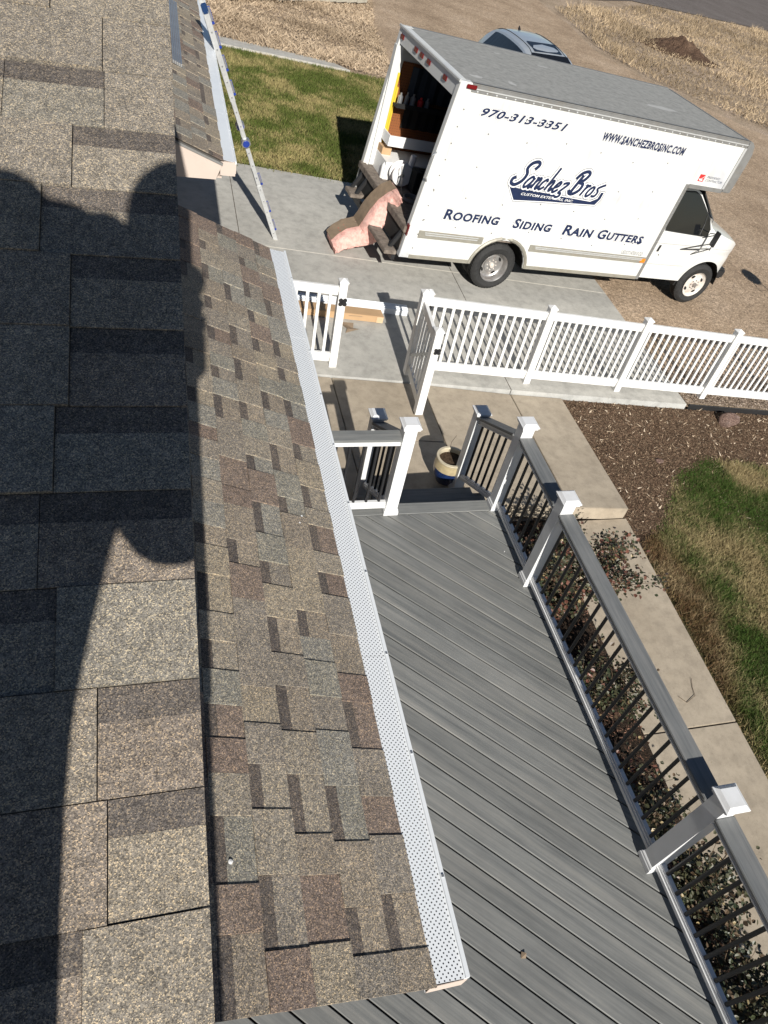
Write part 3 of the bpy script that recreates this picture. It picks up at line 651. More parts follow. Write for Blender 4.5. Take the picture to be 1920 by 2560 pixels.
def latch(f, c, r, nrm_='y'):
    q = MB(); cx, cy, cz = c
    for a in (45, 135, 225, 315):
        ca, sa = math.cos(math.radians(a)), math.sin(math.radians(a)); pc = Vector((cx+ca*r*.55, cy, cz+sa*r*.55))
        pts = [(pc.x+math.cos(t)*r*.42, pc.z+math.sin(t)*r*.42) for t in np.linspace(0, 2*math.pi, 8, endpoint=False)]
        q.prism(pts, cy-.012, cy-.004+.0006*a/45, M['black'], 'y')
    q.lathe([(.001, -.03), (r*.22, -.03), (r*.22, 0), (.001, 0)], M['black'], 10, 'y', (cx, cy, cz)); return part('latch', q, f)
fr = thing('picket_fence', (3.04, FY, -.7), 'long white vinyl picket fence right of the open gate, following the sloping slab', 'fence')
FX = [3.04, 4.80, 6.34, 7.94, 9.55, 11.2, 12.9]
for x in FX: fpost(fr, x)
for a, b in zip(FX, FX[1:]): fsec(fr, a, b)
latch(fr, (3.05, FY-.05, Zd(3.04, FY)+1.0), .055)
fl = thing('picket_fence', (1.5, FY, -.6), 'short white vinyl picket fence between the porch gutter and the gateway', 'fence')
fpost(fl, 1.94); fpost(fl, -.15); fsec(fl, -.15, 1.94, 14); latch(fl, (1.95, FY-.05, Zd(1.94, FY)+.95), .065)
gt = thing('gate', (2.93, 7.5, -.65), 'open white picket gate standing square to the fence with a diagonal brace', 'gate')
ga = Vector((2.955, 7.5, 0)); gb = Vector((2.905, 6.7, 0)); gz = lambda y: -.60
fpost(gt, ga.x, ga.y, -.625, 1.19); fpost(gt, gb.x, gb.y, -.65, 1.19)
for nm, hh, th in (('top_rail', 1.06, .11), ('bottom_rail', .12, .12)):
    q = MB(); q.bar((ga.x, ga.y-.05, -.63+hh), (gb.x, gb.y+.05, -.65+hh), .042, th, M['white']); part(nm, q, gt, bevel=.003)
for i in range(6):
    p = ga.lerp(gb, (i+1)/7); put('picket', pkm, gt, (p.x, p.y, -.46), rot=(0, 0, math.radians(86)))
q = MB(); q.bar((ga.x+.03, ga.y-.05, -.3), (gb.x+.03, gb.y+.05, .2), .012, .035, M['alum']); q.bar((ga.x-.03, ga.y-.05, -.3), (gb.x-.03, gb.y+.05, .2), .012, .035, M['alum']); part('brace', q, gt)
latch(gt, (gb.x+.02, gb.y-.055, .3), .05)

q = MB(); q.bar((7.62, 7.40, Zd(7.62, 7.4)-.06), (13, 7.40, Zd(13, 7.4)-.06), .02, .1, M['blackp']); top('garden_edging', q, 'black plastic edging strip under the fence at the end of the concrete slab', 'edging')
# ------------------------------------------------------------------ gutter stock and cardboard on the driveway
q = MB()
for i in range(3):
    y = 8.98+.045*i; z = Zd(2.2, y)+.1
    q.bar((.9, y, Zd(.9, y)+.085), (3.33, y, Zd(3.33, y)+.085), .036, .012, M['gutterw']); q.bar((.9, y+.02, Zd(.9, y)+.098), (3.33, y+.02, Zd(3.33, y)+.098), .005, .03, M['gutterw'])
q.bar((.9, 9.04, Zd(.9, 9)+.035), (3.33, 9.04, Zd(3.33, 9)+.035), .125, .07, M['gutterw'])
top('gutter_length', q, 'long white aluminium gutter length lying on the driveway behind the cardboard carton', 'gutter')
box_ = thing('cardboard_carton', (2, 8.8, -.6), 'long flat brown cardboard carton lying on the driveway beside the white gutter length', 'carton')
a, b = (.9, 8.8), (2.9, 8.8)
q = MB(); q.bar((.9, 8.8, Zd(.9, 8.8)+.055), (2.88, 8.8, Zd(2.88, 8.8)+.055), .2, .1, M['card']); part('carton_body', q, box_, bevel=.004)
q = MB(); q.bar((2.78, 8.695, Zd(2.8, 8.8)+.055), (2.875, 8.695, Zd(2.87, 8.8)+.055), .006, .09, plain('tape', (.62, .45, .28), .5)); q.bar((2.36, 8.697, Zd(2.4, 8.8)+.075), (2.56, 8.697, Zd(2.5, 8.8)+.075), .004, .006, M['kraft']); part('tape', q, box_)
q = MB(); q.add([(2.2, 8.62, -.601), (2.42, 8.60, -.62), (2.40, 8.50, -.605), (2.48, 8.46, -.61), (2.26, 8.36, -.60), (2.3, 8.44, -.59)], [(0, 1, 2), (0, 2, 5), (5, 2, 3), (5, 3, 4)], M['kraft'])
q.v = [(x, y, Zd(x, y)+.008+.02*((i % 2))) for i, (x, y, z) in enumerate(q.v)]; top('cardboard_scrap', q, 'small torn scrap of brown cardboard in front of the carton', 'cardboard')

# ------------------------------------------------------------------ pot
pz_ = -.655; pot = thing('planter_pot', (2.93, 5.50, pz_), 'round glazed pot with yellow rim and dark blue base beside the steps', 'planter')
q = MB(); q.lathe([(.001, 0), (.12, 0), (.125, .02), (.165, .1), (.182, .18), (.183, .215)], M['glaze_b'], 32, o=(2.93, 5.50, pz_)); part('pot_base', q, pot, smooth=True)
q = MB(); q.lathe([(.168, .315), (.178, .33), (.176, .345), (.15, .345), (.142, .33), (.145, .28)], plain('pale_rim', (.52, .46, .34), .35, var=.1, vs=30, coat=.4), 32, o=(2.93, 5.50, pz_)); q.lathe([(.183, .215), (.18, .26), (.168, .315)], M['glaze_y'], 32, o=(2.93, 5.50, pz_)); part('pot_rim', q, pot, smooth=True)
q = MB(); q.lathe([(.001, .292), (.07, .297), (.146, .286)], M['mulch'], 24, o=(2.93, 5.50, pz_)); part('potting_soil', q, pot)
q = MB(); q.tube([(2.93, 5.6, -.36), (2.97, 5.7, -.27), (3.05, 5.78, -.24)], .002, M['stem'], 4); part('dry_stem', q, pot)

# ------------------------------------------------------------------ insulation batt
def batt():
    path = [((2.43, 10.49, -.36), (2.40, 10.97, -.38)), ((2.57, 10.62, -.31), (2.5, 11.06, -.32)), ((2.72, 10.71, -.26), (2.66, 11.13, -.25)), ((2.88, 10.64, -.18), (2.85, 11.10, -.18)), ((2.93, 10.58, -.03), (2.90, 11.07, -.06)),
            ((3.03, 10.64, .12), (2.98, 11.08, .1)), ((3.16, 10.67, .28), (3.06, 11.03, .26)), ((3.26, 10.58, .43), (3.16, 10.93, .44)), ((3.33, 10.46, .54), (3.27, 10.82, .56))]
    dn = [(.06, -.04, -.2), (.08, -.06, -.25), (.14, -.09, -.28), (.27, -.12, -.24), (.31, -.13, -.18), (.25, -.1, -.2), (.21, -.08, -.22), (.17, -.06, -.2), (.12, -.03, -.18)]
    bt = thing('insulation_batt', (2.9, 11, -.55), 'pink fibreglass insulation batt with brown paper facing bent against the truck bumper', 'insulation')
    fine = []
    for i in range(len(path)-1):
        for j in range(5):
            t = j/5; fine.append(tuple(Vector(path[i][k]).lerp(Vector(path[i+1][k]), t) for k in (0, 1))+(Vector(dn[i]).lerp(Vector(dn[i+1]), t),))
    fine.append((Vector(path[-1][0]), Vector(path[-1][1]), Vector(dn[-1])))
    q = MB(); vs = []; NS = 14
    for n_, f2, d in fine:
        for k in range(NS):
            a = 2*math.pi*k/NS; cc, ss = math.cos(a), math.sin(a)
            cx = (abs(cc)**.45)*(1 if cc > 0 else -1)*.5+.5; cy = (abs(ss)**.6)*(1 if ss > 0 else -1)*.5+.5
            p = n_.lerp(f2, cx)+d*.85*(1-cy)
            p += Vector((random.gauss(0, .007), random.gauss(0, .009), random.gauss(0, .007))); vs.append(p)
    n = len(fine); q.add(vs, [(i*NS+k, i*NS+(k+1) % NS, (i+1)*NS+(k+1) % NS, (i+1)*NS+k) for i in range(n-1) for k in range(NS)]+[tuple(range(NS)), tuple(range((n-1)*NS, n*NS))], M['pink'])
    o = part('fibreglass', q, bt, smooth=True)
    q = MB(); vs = []
    for n_, f2, d in fine:
        up = -Vector(d).normalized()*.012
        for t in (.3, .5, .78, 1.03): vs.append(n_.lerp(f2, t)+up+Vector((0, 0, random.uniform(-.003, .004))))
        vs.append(f2+d*.9+Vector((-.01, .012, 0)))
    q.add(vs, [(i*5+k, i*5+k+1, (i+1)*5+k+1, (i+1)*5+k) for i in range(n-1) for k in range(4)], M['kraft']); part('paper_facing', q, bt)
    q = MB()
    for i in (6, 9, 22, 25, 28, 31, 34, 37):
        n_, f2, d = fine[i]; n2, f3, _ = fine[i+1]; up = -Vector(d).normalized()*.017
        for t0 in (.35, .55):
            q.add([n_.lerp(f2, t0)+up, n_.lerp(f2, t0+.1)+up, n2.lerp(f3, t0+.1)+up, n2.lerp(f3, t0)+up], [(0, 1, 2, 3)], M['redprint']) if t0 == .35 or i % 3 == 0 else None
            if q.v:
                # thin the block into bar-like glyph strokes
                m_ = [Vector(v) for v in q.v[-4:]]; c_ = sum(m_, Vector())/4
                for kk in range(4): q.v[-4+kk] = tuple(c_+(m_[kk]-c_)*(.28 if (i+kk*0) % 2 else .42))
    part('printed_mark', q, bt)
batt()

# ------------------------------------------------------------------ ladder
lad = thing('extension_ladder', (1.55, 10.75, -.5), 'aluminium multi position ladder with blue latches leaning on the garage gutter', 'ladder')
A = Vector((1.57, 10.77, -.5)); B = Vector((.452, 9.92, 2.65)); D = (B-A).normalized()
side = Vector((.09, .93, -.37)); side = (side-D*side.dot(D)).normalized(); nn = D.cross(side)
L = (B-A).length
SP = .38
ksplit = .42
for sgn in (0, 1):
    o_ = side*SP*sgn
    q = MB(); q.bar(A+o_, A+o_+D*L*.30, .028, .066, M['alum'], nn); q.bar(A+o_+D*L*.28+side*.004, A+o_+D*L*.505+side*.004, .024, .054, M['alum'], nn); part('side_rail', q, lad, bevel=.004)
    q = MB(); q.bar(A+o_+D*L*.50, A+o_+D*L*.69, .024, .054, M['alum'], nn); q.bar(A+o_+D*L*.67, B+o_-D*.05, .028, .066, M['alum'], nn); part('side_rail', q, lad, bevel=.004)
    q = MB(); q.bar(B+o_-D*.08, B+o_+D*.03, .045, .07, M['navyp'], nn); part('end_cap', q, lad, bevel=.01)
    c = A+o_+D*L*.5; q = MB(); pts = [(c+(D*math.cos(t)+nn*math.sin(t))*.06) for t in np.linspace(0, 2*math.pi, 18, endpoint=False)]
    q.tube([c-side*.035, c+side*.035], .062, M['galv'], 20); hinge = part('hinge', q, lad, smooth=True)
    q = MB(); q.tube([c-side*.046, c-side*.0355], .045, M['blue'], 16); part('hinge_knob', q, hinge, smooth=True)
for i in range(11):
    t = (i+.6)/11.2
    if .46 < t < .54: continue
    p = A+D*L*t; q = MB(); q.bar(p, p+side*SP, .03, .025, M['alum'], nn); part('rung', q, lad)
for t in (.06, .16, .30, .69, .78, .86, .94):
    p = A+D*L*t+nn*.045*(1 if nn.x > 0 else -1)-side*.0; q = MB(); q.bar(p, p+D*.028, .026, .036, M['blue'], nn); q.bar(p+D*.036, p-nn*.0+D*.2, .02, .03, M['greyplastic'], nn); part('lock_tab', q, lad, bevel=.005)
for i in range(14):
    pass
q = MB()
for i in range(16):
    p = A+D*L*(.05+.058*i)-side*.016; q.tube([p, p-side*.006], .009, M['galv'], 8)
part('rivet', q, lad)

# ------------------------------------------------------------------ rose bushes
def bush(cx, cy, r, h, nl, seed, label, tint=0):
    rs = random.Random(seed); z0 = wz(cx, cy)+.02
    t = thing('rose_bush', (cx, cy, z0), label, 'shrub', 'rose bushes in the bed beside the deck'); q = MB(); tips = []
    for i in range(26 if r > .7 else 16):
        a = rs.uniform(0, 2*math.pi); rr = r*rs.uniform(.15, 1); hh = h*rs.uniform(.55, 1.05)
        p = [Vector((cx, cy, z0)), Vector((cx+math.cos(a)*rr*.35, cy+math.sin(a)*rr*.35, z0+hh*.5)), Vector((cx+math.cos(a)*rr*.8, cy+math.sin(a)*rr*.8, z0+hh*.85)), Vector((cx+math.cos(a)*rr*1.05, cy+math.sin(a)*rr*1.05, z0+hh))]
        q.tube(p, [.006, .005, .0035, .002], M['stem'], 4, False); tips.append(p)
        for j in range(4):
            b_ = p[1].lerp(p[3], rs.random()); e_ = b_+Vector((rs.uniform(-.14, .14), rs.uniform(-.14, .14), rs.uniform(.0, .14))); q.tube([b_, b_.lerp(e_, .5)+Vector((0, 0, .02)), e_], .0022, M['stem'], 3, False); tips.append([b_, b_, e_, e_])
        if rs.random() < .45: q.lathe([(.001, 0), (.012, .006), (.012, .018), (.001, .026)], M['stem'], 6, o=tuple(p[3]))
    part('cane', q, t)
    V = []; F = []; Cc = []
    for i in range(nl):
        p = rs.choice(tips); s0 = rs.random(); b_ = p[1].lerp(p[3], s0)+Vector((rs.gauss(0, .05), rs.gauss(0, .05), rs.gauss(0, .05)))
        a = rs.uniform(0, 2*math.pi); tl = rs.uniform(-.5, .9); L_ = rs.uniform(.022, .052); d = Vector((math.cos(a)*math.cos(tl), math.sin(a)*math.cos(tl), math.sin(tl))); sd = d.cross(Vector((rs.gauss(0, .4), rs.gauss(0, .4), 1))).normalized()*L_*.42; fo = sd.cross(d).normalized()*L_*.12
        k0 = len(V); V += [b_, b_+d*L_*.35+sd+fo, b_+d*L_*.75+sd*.7+fo, b_+d*L_, b_+d*L_*.75-sd*.7+fo, b_+d*L_*.35-sd+fo]; F += [(k0, k0+1, k0+2, k0+3), (k0, k0+3, k0+4, k0+5)]
        g = rs.random(); c = (.055, .055, .028) if g < .5 else ((.04, .05, .024) if g < .74 else ((.11, .075, .045) if g < .95 else (.26, .2, .1)))
        if tint and rs.random() < tint: c = (.14, .06, .04)
        m_ = rs.uniform(.7, 1.3); Cc += [(c[0]*m_, c[1]*m_, c[2]*m_, 1)]*6
    kk = off(t); me = bpy.data.meshes.new('foliage'); me.from_pydata([tuple(v-kk) for v in V], [], F); me.materials.append(M['leaves'])
    at = me.color_attributes.new('Col', 'FLOAT_COLOR', 'POINT'); at.data.foreach_set('color', np.array(Cc, np.float32).ravel()); o = obj('foliage', me, t); o['kind'] = 'stuff'
BU = [(3.6, 4.0, .5, .7, 900, 'low rose bush at the top of the bed, nearest the upper walkway step', 0),
      (3.85, 3.92, .95, 1.05, 5200, 'largest rose bush, leaning over the walkway beyond the railing', .22),
      (3.85, 2.75, .5, .75, 1300, 'rose bush just below the largest one in the bed', .05),
      (3.75, 1.95, .25, .4, 260, 'small sparse rose bush in the middle of the reddish litter', .5),
      (3.6, 1.45, .42, .75, 900, 'rose bush just above the large near railing post', 0),
      (3.75, .9, .5, .85, 1700, 'rose bush directly behind the large near railing post', 0),
      (3.7, .3, .52, .85, 2100, 'dense rose bush below the near post at the right edge', 0),
      (3.8, -.35, .55, .85, 2100, 'dense rose bush in the bottom right corner of the view', 0)]
for i, (x, y, r, h, nl, lb, ti) in enumerate(BU): bush(x, y, r, h, nl, 50+i, lb, ti)

# ------------------------------------------------------------------ rock, dirt pile, block wall
def lump(name, c, s3, seed, m, label, cat, rough=.25, sub=3):
    bm = bmesh.new(); bmesh.ops.create_icosphere(bm, subdivisions=sub, radius=1); rs = random.Random(seed)
    ph = [Vector((rs.gauss(0, 1), rs.gauss(0, 1), rs.gauss(0, 1))) for _ in range(9)]
    for v in bm.verts:
        k_ = 1+rough*sum(math.sin(v.co.dot(p)*2.1+i) for i, p in enumerate(ph))/6+rs.gauss(0, rough*.06)
        v.co = Vector((v.co.x*s3[0]*k_, v.co.y*s3[1]*k_, v.co.z*s3[2]*k_))
    me = bpy.data.meshes.new(name); bm.to_mesh(me); bm.free(); me.materials.append(m); return tag(obj(name, me, None, c), label, cat)
lump('rock', (8.2, 7.1, -1.13), (.17, .14, .12), 4, M['rock'], 'pink granite rock lying on the mulch near the fence', 'rock', .5, 2)
lump('rock', (6.45, 6.2, -1.12), (.06, .04, .03), 9, M['rock'], 'small reddish stone on the mulch, left of the big rock', 'rock', .4, 2)
q = MB(); gn = 70; PVx = np.linspace(-3.2, 3.2, gn); PVy = np.linspace(-2.4, 2.4, gn); GX, GY = np.meshgrid(PVx, PVy)
rr_ = np.sqrt((GX/1.45)**2+(GY/1.05)**2); hh_ = (.5*np.exp(-rr_**2.2)+.16*np.exp(-(((GX-.5)/.7)**2+((GY+.2)/.6)**2)))*(.5+1.0*fbm(GX+9, GY+5, 1.6, 2))+.16*(fbm(GX, GY, 4.0, 8)-.5)*np.exp(-rr_*.5)+rng.normal(0, .022, GX.shape)*np.exp(-rr_*.6)-.05
vs = [(24.0+GX[b_, a_], 35.8+GY[b_, a_], Zd(24.0+GX[b_, a_], 35.8+GY[b_, a_])-.03+hh_[b_, a_]) for b_ in range(gn) for a_ in range(gn)]
q.add(vs, [(b_*gn+a_, b_*gn+a_+1, (b_+1)*gn+a_+1, (b_+1)*gn+a_) for b_ in range(gn-1) for a_ in range(gn-1)], M['dkbrown']); top('dirt_pile', q, 'heap of dark brown soil among the dry weeds', 'soil heap')
bw = thing('block_wall', (4.2, 26.7, -.4), 'low pale concrete block wall at the far edge of the dead weeds', 'wall')
P0 = Vector((1.6, 24.4, 0)); P1 = Vector((6.6, 28.4, 0)); n = 12
for i in range(n):
    for j in range(2):
        a = P0.lerp(P1, (i+.03+.5*(j % 2)*0)/n); b = P0.lerp(P1, (i+.97)/n); z = Zd(a.x, a.y)+.13+.2*j
        q = MB(); q.bar((a.x, a.y, z), (b.x, b.y, z), .2, .19, M['block']); part('block', q, bw)

# small litter
for nm, (x, y, z), r, lb in (('caulk_spot', (.0913, .729, 2.4536), .008, 'round white caulk spot near the lower end of the porch roof'), ('caulk_spot', (.543, 2.303, 2.2653), .006, 'upper of two white flecks on the middle of the porch roof'), ('caulk_spot', (.526, 2.253, 2.2724), .006, 'lower of two white flecks on the middle of the porch roof')):
    q = MB(); n_ = Vector((math.sin(TH), 0, math.cos(TH))); c_ = Vector((x, y, z))+n_*.011; e1 = Vector((0, 1, 0)); e2 = n_.cross(e1)
    q.add([c_+e1*math.cos(t)*r+e2*math.sin(t)*r*random.uniform(.8, 1.1) for t in np.linspace(0, 2*math.pi, 9, endpoint=False)]+[c_+n_*.002], [(i, (i+1) % 9, 9) for i in range(9)], M['whitev']); top(nm, q, lb, 'fleck')
q = MB(); q.add([(1.865, .67, .004), (1.895, .665, .006), (1.905, .69, .016), (1.88, .705, .005)], [(0, 1, 2), (0, 2, 3)], M['kraft']); top('dry_leaf', q, 'small pale dry leaf lying alone on the grey deck boards', 'leaf')
q = MB(); q.add([(2.87, 3.83, .003), (2.885, 3.833, .006), (2.88, 3.85, .004)], [(0, 1, 2)], M['whitev']); top('paper_fleck', q, 'tiny white fleck on the deck beside the far railing posts', 'fleck')
q = MB(); q.tube([(5.09, 2.93, wz(0, 2.93)+.012), (5.05, 2.83, wz(0, 2.83)+.006), (5.03, 2.74, wz(0, 2.74)+.012), (4.90, 2.68, wz(0, 2.68)+.006), (4.84, 2.75, wz(0, 2.75)+.01)], .0028, M['stem'], 5); top('twig', q, 'thin curved dead twig lying on the lower walkway', 'twig')
sp0 = Vector((12.06, 8.25, Zd(12.06, 8.25))); wsn = thing('shadow_stake', tuple(sp0), 'unseen stake with two curved rods and an oval disc, added to cast a shadow on the gravel', 'shadow caster')  # out-of-frame stake, invented to throw the oval shadow onto the gravel
q = MB(); q.tube([sp0, sp0+Vector((0, 0, 1.7))], .02, M['black'], 8); part('stake', q, wsn)
for sg_ in (-1, 1):
    q = MB(); q.tube([sp0+Vector((sg_*a, 0, 1.7+b)) for a, b in ((0, 0), (.1, .2), (.15, .45), (.08, .7))], .012, M['black'], 6); part('rod', q, wsn)
q = MB(); q.lathe([(.001, -.01), (.2, -.01), (.2, .01), (.001, .01)], M['black'], 20, 'y', tuple(sp0+Vector((0, 0, 2.45)))); part('disc', q, wsn)

# ------------------------------------------------------------------ box truck (local truck frame: u forward, v away, w up)
TX = Matrix.Translation((4.98, 10.05, -.744)) @ Matrix.Rotation(.108, 4, 'Z') @ Matrix.Rotation(.085, 4, 'Y') @ Matrix.Rotation(.013, 4, 'X')
tr = thing('box_truck', (0, 0, 0), 'white box truck with navy roofing company lettering and open rear parked on the driveway', 'truck')
OFF[tr.name] = Vector((0, 0, 0)); tr.matrix_world = TX
VB = -.04; BW = 2.372; WT = 2.894; U1, U2 = 2.944, 3.69
def urear(w): return -1.725+(w-.44)/(WT-.44)*(.172)
arch = [(.50, .44)]+[(-.0+.50*math.cos(a), .40+.47*math.sin(a)) for a in np.linspace(.12, math.pi-.12, 15)]+[(-.50, .44)]
outline = [(urear(.44), .44)]+arch[::-1]+[(U1, .44), (U1, 2.09), (U2, 2.09), (U2, WT), (urear(WT), WT)]
def panel(v0, v1, name, m):
    q = MB(); n = len(outline)
    vs = [(p[0], v0, p[1]) for p in outline]+[(p[0], v1, p[1]) for p in outline]
    q.add(vs, [tuple(range(n)), tuple(range(n, 2*n))]+[(i, (i+1) % n, (i+1) % n+n, i+n) for i in range(n)], m); return part(name, q, tr)
sp_ = panel(VB, VB+.03, 'side_panel', M['paint']); panel(VB+BW-.03, VB+BW, 'side_panel', M['paint'])
q = MB(); q.box((urear(WT)+.05, VB+.06, WT-.02), (U2-.02, VB+BW-.06, WT+.006), M['roofp']); rp = part('roof_panel', q, tr)
q = MB()
for cu, cv, ru, rv, ty in ((-1.18, .32, .13, .07, 1), (-.6, .35, .06, .11, 2), (.68, 1.73, .13, .05, 3), (2.45, .82, .42, .1, 4), (-.1, 1.9, .07, .03, 5)):
    rs = random.Random(ty); q.add([(cu+math.cos(a)*ru*rs.uniform(.6, 1.1), cv+math.sin(a)*rv*rs.uniform(.6, 1.1), WT+.0075) for a in np.linspace(0, 2*math.pi, 14, endpoint=False)], [tuple(range(14))], plain('bare_patch%d' % ty, (.4, .4, .39), .8, var=.1))
part('worn_patch', q, rp)
# roof edge trims
q = MB(); uR = urear(WT)
for v0, v1 in ((VB-.012, VB+.06), (VB+BW-.06, VB+BW+.012)):
    q.box((uR+.16, v0, WT-.005), (U2, v1, WT+.012), M['greyt'])
q.box((uR+.16, VB-.010, 2.80), (U2, VB-.001, WT-.006), M['greyt']); q.box((uR+.16, VB-.016, 2.835), (U2, VB-.0105, 2.855), M['alum']); part('roof_rail', q, tr, bevel=.003)
q = MB(); q.box((uR+.165, VB-.0135, WT+.0125), (U2, VB-.003, WT+.016), M['dark']); part('sealant', q, tr)
# rear frame: posts + header, white
for v0, v1 in ((VB-.006, VB+.10), (VB+BW-.10, VB+BW+.006)):
    q = MB(); q.hexa([(urear(.44)-.02, v0, .44), (urear(.44)+.12, v0, .44), (urear(.44)+.12, v1, .44), (urear(.44)-.02, v1, .44)], [(uR-.02, v0, WT+.01), (uR+.155, v0, WT+.01), (uR+.155, v1, WT+.01), (uR-.02, v1, WT+.01)], M['paint']); part('rear_post', q, tr, bevel=.006)
q = MB(); q.box((uR-.019, VB+.101, 2.68), (uR+.10, VB+BW-.101, WT+.009), M['paint']); q.box((uR-.045, VB-.004, WT-.015), (uR-.0195, VB+BW+.004, WT+.02), M['alum']); part('rear_header', q, tr, bevel=.005)
for v in (2.16, 1.57, 1.33, 1.05, .43):
    q = MB(); q.box((uR-.035, v-.06, 2.755), (uR-.0195, v+.06, 2.815), M['red']); part('marker_light', q, tr, bevel=.004)
for uu, ww in ((-1.41, 2.862), (3.90, 2.62)):
    q = MB(); q.box((uu-.075, VB-.035, ww-.025), (uu+.075, VB-.0165, ww+.025), M['red']) if uu < 0 else q.box((uu-.01, .1, ww-.03), (uu+.02, .2, ww+.03), M['amber']); part('marker_light', q, tr, bevel=.006)
# attic nose
q = MB(); prof = [(U2, 2.09), (U2+.19, 2.09), (U2+.205, 2.2), (U2+.21, 2.55), (U2+.205, 2.72), (U2+.16, 2.84), (U2+.08, 2.893), (U2, 2.9)]
q.prism(prof, VB-.008, VB+BW+.008, M['greyt'], 'y'); q.v = [(a, b, c) for a, b, c in q.v]; part('attic_nose', q, tr, bevel=.012)
# corner taper of roof toward the front on the far side is part of the cap
q = MB(); q.box((U1-.05, VB-.010, .44), (U1+.012, VB-.001, 2.13), M['greyt']); q.box((U1+.013, VB-.010, 2.075), (U2-.0, VB-.001, 2.14), M['greyt']); q.box((U2-.03, VB-.0125, 2.141), (U2+.02, VB-.0005, 2.80), M['alum']); part('corner_trim', q, tr, bevel=.003)
q = MB(); q.box((urear(.44)+.14, VB-.010, .435), (-.52, VB-.001, .495), M['beiget']); q.box((.52, VB-.010, .435), (U1-.051, VB-.001, .495), M['beiget']); part('sill_trim', q, tr, bevel=.003)
q = MB(); q.tube([(p[0], VB-.005, p[1]) for p in [(.53, .45)]+[(.53*math.cos(a), .40+.5*math.sin(a)) for a in np.linspace(.12, math.pi-.12, 17)]+[(-.53, .45)]], .028, M['beiget'], 6); part('wheel_arch_trim', q, tr)
for (a, b, w0, w1) in ((-1.53, -.42, .775, .885), (.47, 2.895, .745, .85)):
    q = MB(); q.box((a, VB-.02, w0), (b, VB-.001, w1), M['beiget']); q.box((a+.1, VB-.03, w0+.05), (b-.1, VB-.0205, w0+.068), M['alum']); q.box((a+.09, VB-.027, w1-.03), (b-.09, VB-.0205, w1-.012), M['alum']); part('rub_rail', q, tr, bevel=.002)
q = MB(); q.box((2.78, VB-.026, .76), (2.88, VB-.0205, .83), M['amber']); part('reflector', q, tr)
q = MB()
for i in range(34): uu = -1.3+i*.148; q.lathe([(.001, -.006), (.012, -.003), (.013, 0)], M['alum'], 6, 'y', (uu, VB-.011, 2.815))
for i in range(16): q.lathe([(.001, -.006), (.01, -.003), (.011, 0)], M['galv'], 6, 'y', (U1-.02, VB-.011, .55+i*.1))
for uu in (-1.5, -.95, -.3, .35, 1.0, 1.65, 2.3): 
    for ww in (1.0, 1.45, 1.9, 2.35): q.lathe([(.001, -.005), (.011, -.003), (.012, 0)], M['greyt'], 6, 'y', (uu+(ww-1.4)*.02, VB-.001, ww+.05*math.sin(uu*3)))
for ww in np.arange(.6, 2.8, .22): q.lathe([(.001, -.005), (.011, -.003), (.012, 0)], M['greyt'], 6, 'y', (urear(ww)+.16, VB-.001, ww))
part('rivet', q, tr, kind='stuff')
q = MB(); q.tube([(urear(2.0)-.01, VB-.01, 2.0), (urear(1.95)-.07, VB-.03, 1.96), (urear(1.7)-.07, VB-.03, 1.68), (urear(1.6)-.01, VB-.01, 1.6)], .012, M['galv'], 8); part('grab_handle', q, tr)
# cargo interior
q = MB(); q.box((-1.68, .0, .82), (U1, VB+BW-.035, .88), M['wood']); part('cargo_floor', q, tr)
q = MB(); q.box((-1.45, VB+BW-.05, .885), (U1, VB+BW-.031, 2.45), M['peg']); part('pegboard', q, tr)
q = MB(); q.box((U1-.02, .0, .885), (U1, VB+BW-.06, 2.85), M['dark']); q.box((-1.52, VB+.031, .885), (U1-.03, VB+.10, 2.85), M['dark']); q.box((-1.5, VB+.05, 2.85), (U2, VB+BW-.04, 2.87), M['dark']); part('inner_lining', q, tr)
# rear door posts strip (white inner jamb lit by the sun)
q = MB(); q.box((-1.62, VB+BW-.14, .9), (-1.5, VB+BW-.032, 2.66), M['paint']); part('door_jamb', q, tr)
# sill beam + step bumper
q = MB(); q.box((-1.76, .0, .80), (-1.66, VB+BW-.03, .90), M['wood']); q.box((-1.74, .03, .5), (-1.69, VB+BW-.06, .799), M['dark']); part('rear_sill', q, tr, bevel=.006)
q = MB(); q.box((-2.0, -.05, .47), (-1.80, 1.15, .53), M['wood']); part('step_board', q, tr, bevel=.008); q = MB(); q.box((-1.98, 1.8, .47), (-1.62, 2.12, .53), M['wood']); part('step_board', q, tr, bevel=.008)
q = MB()
for v in (.1, 1.0, 1.85, 2.1): q.bar((-1.72, v, .8), (-1.9, v, .46), .05, .05, M['blackp'])
q.box((-1.86, -.03, .38), (-1.80, 2.2, .466), M['blackp']); q.box((-1.68, -.02, .5), (-1.60, .06, .88), M['galv']); part('bumper_frame', q, tr)
q = MB(); q.box((-1.70, VB-.006, .78), (urear(.8)-.022, VB+.06, .95), M['red']); part('tail_light', q, tr)
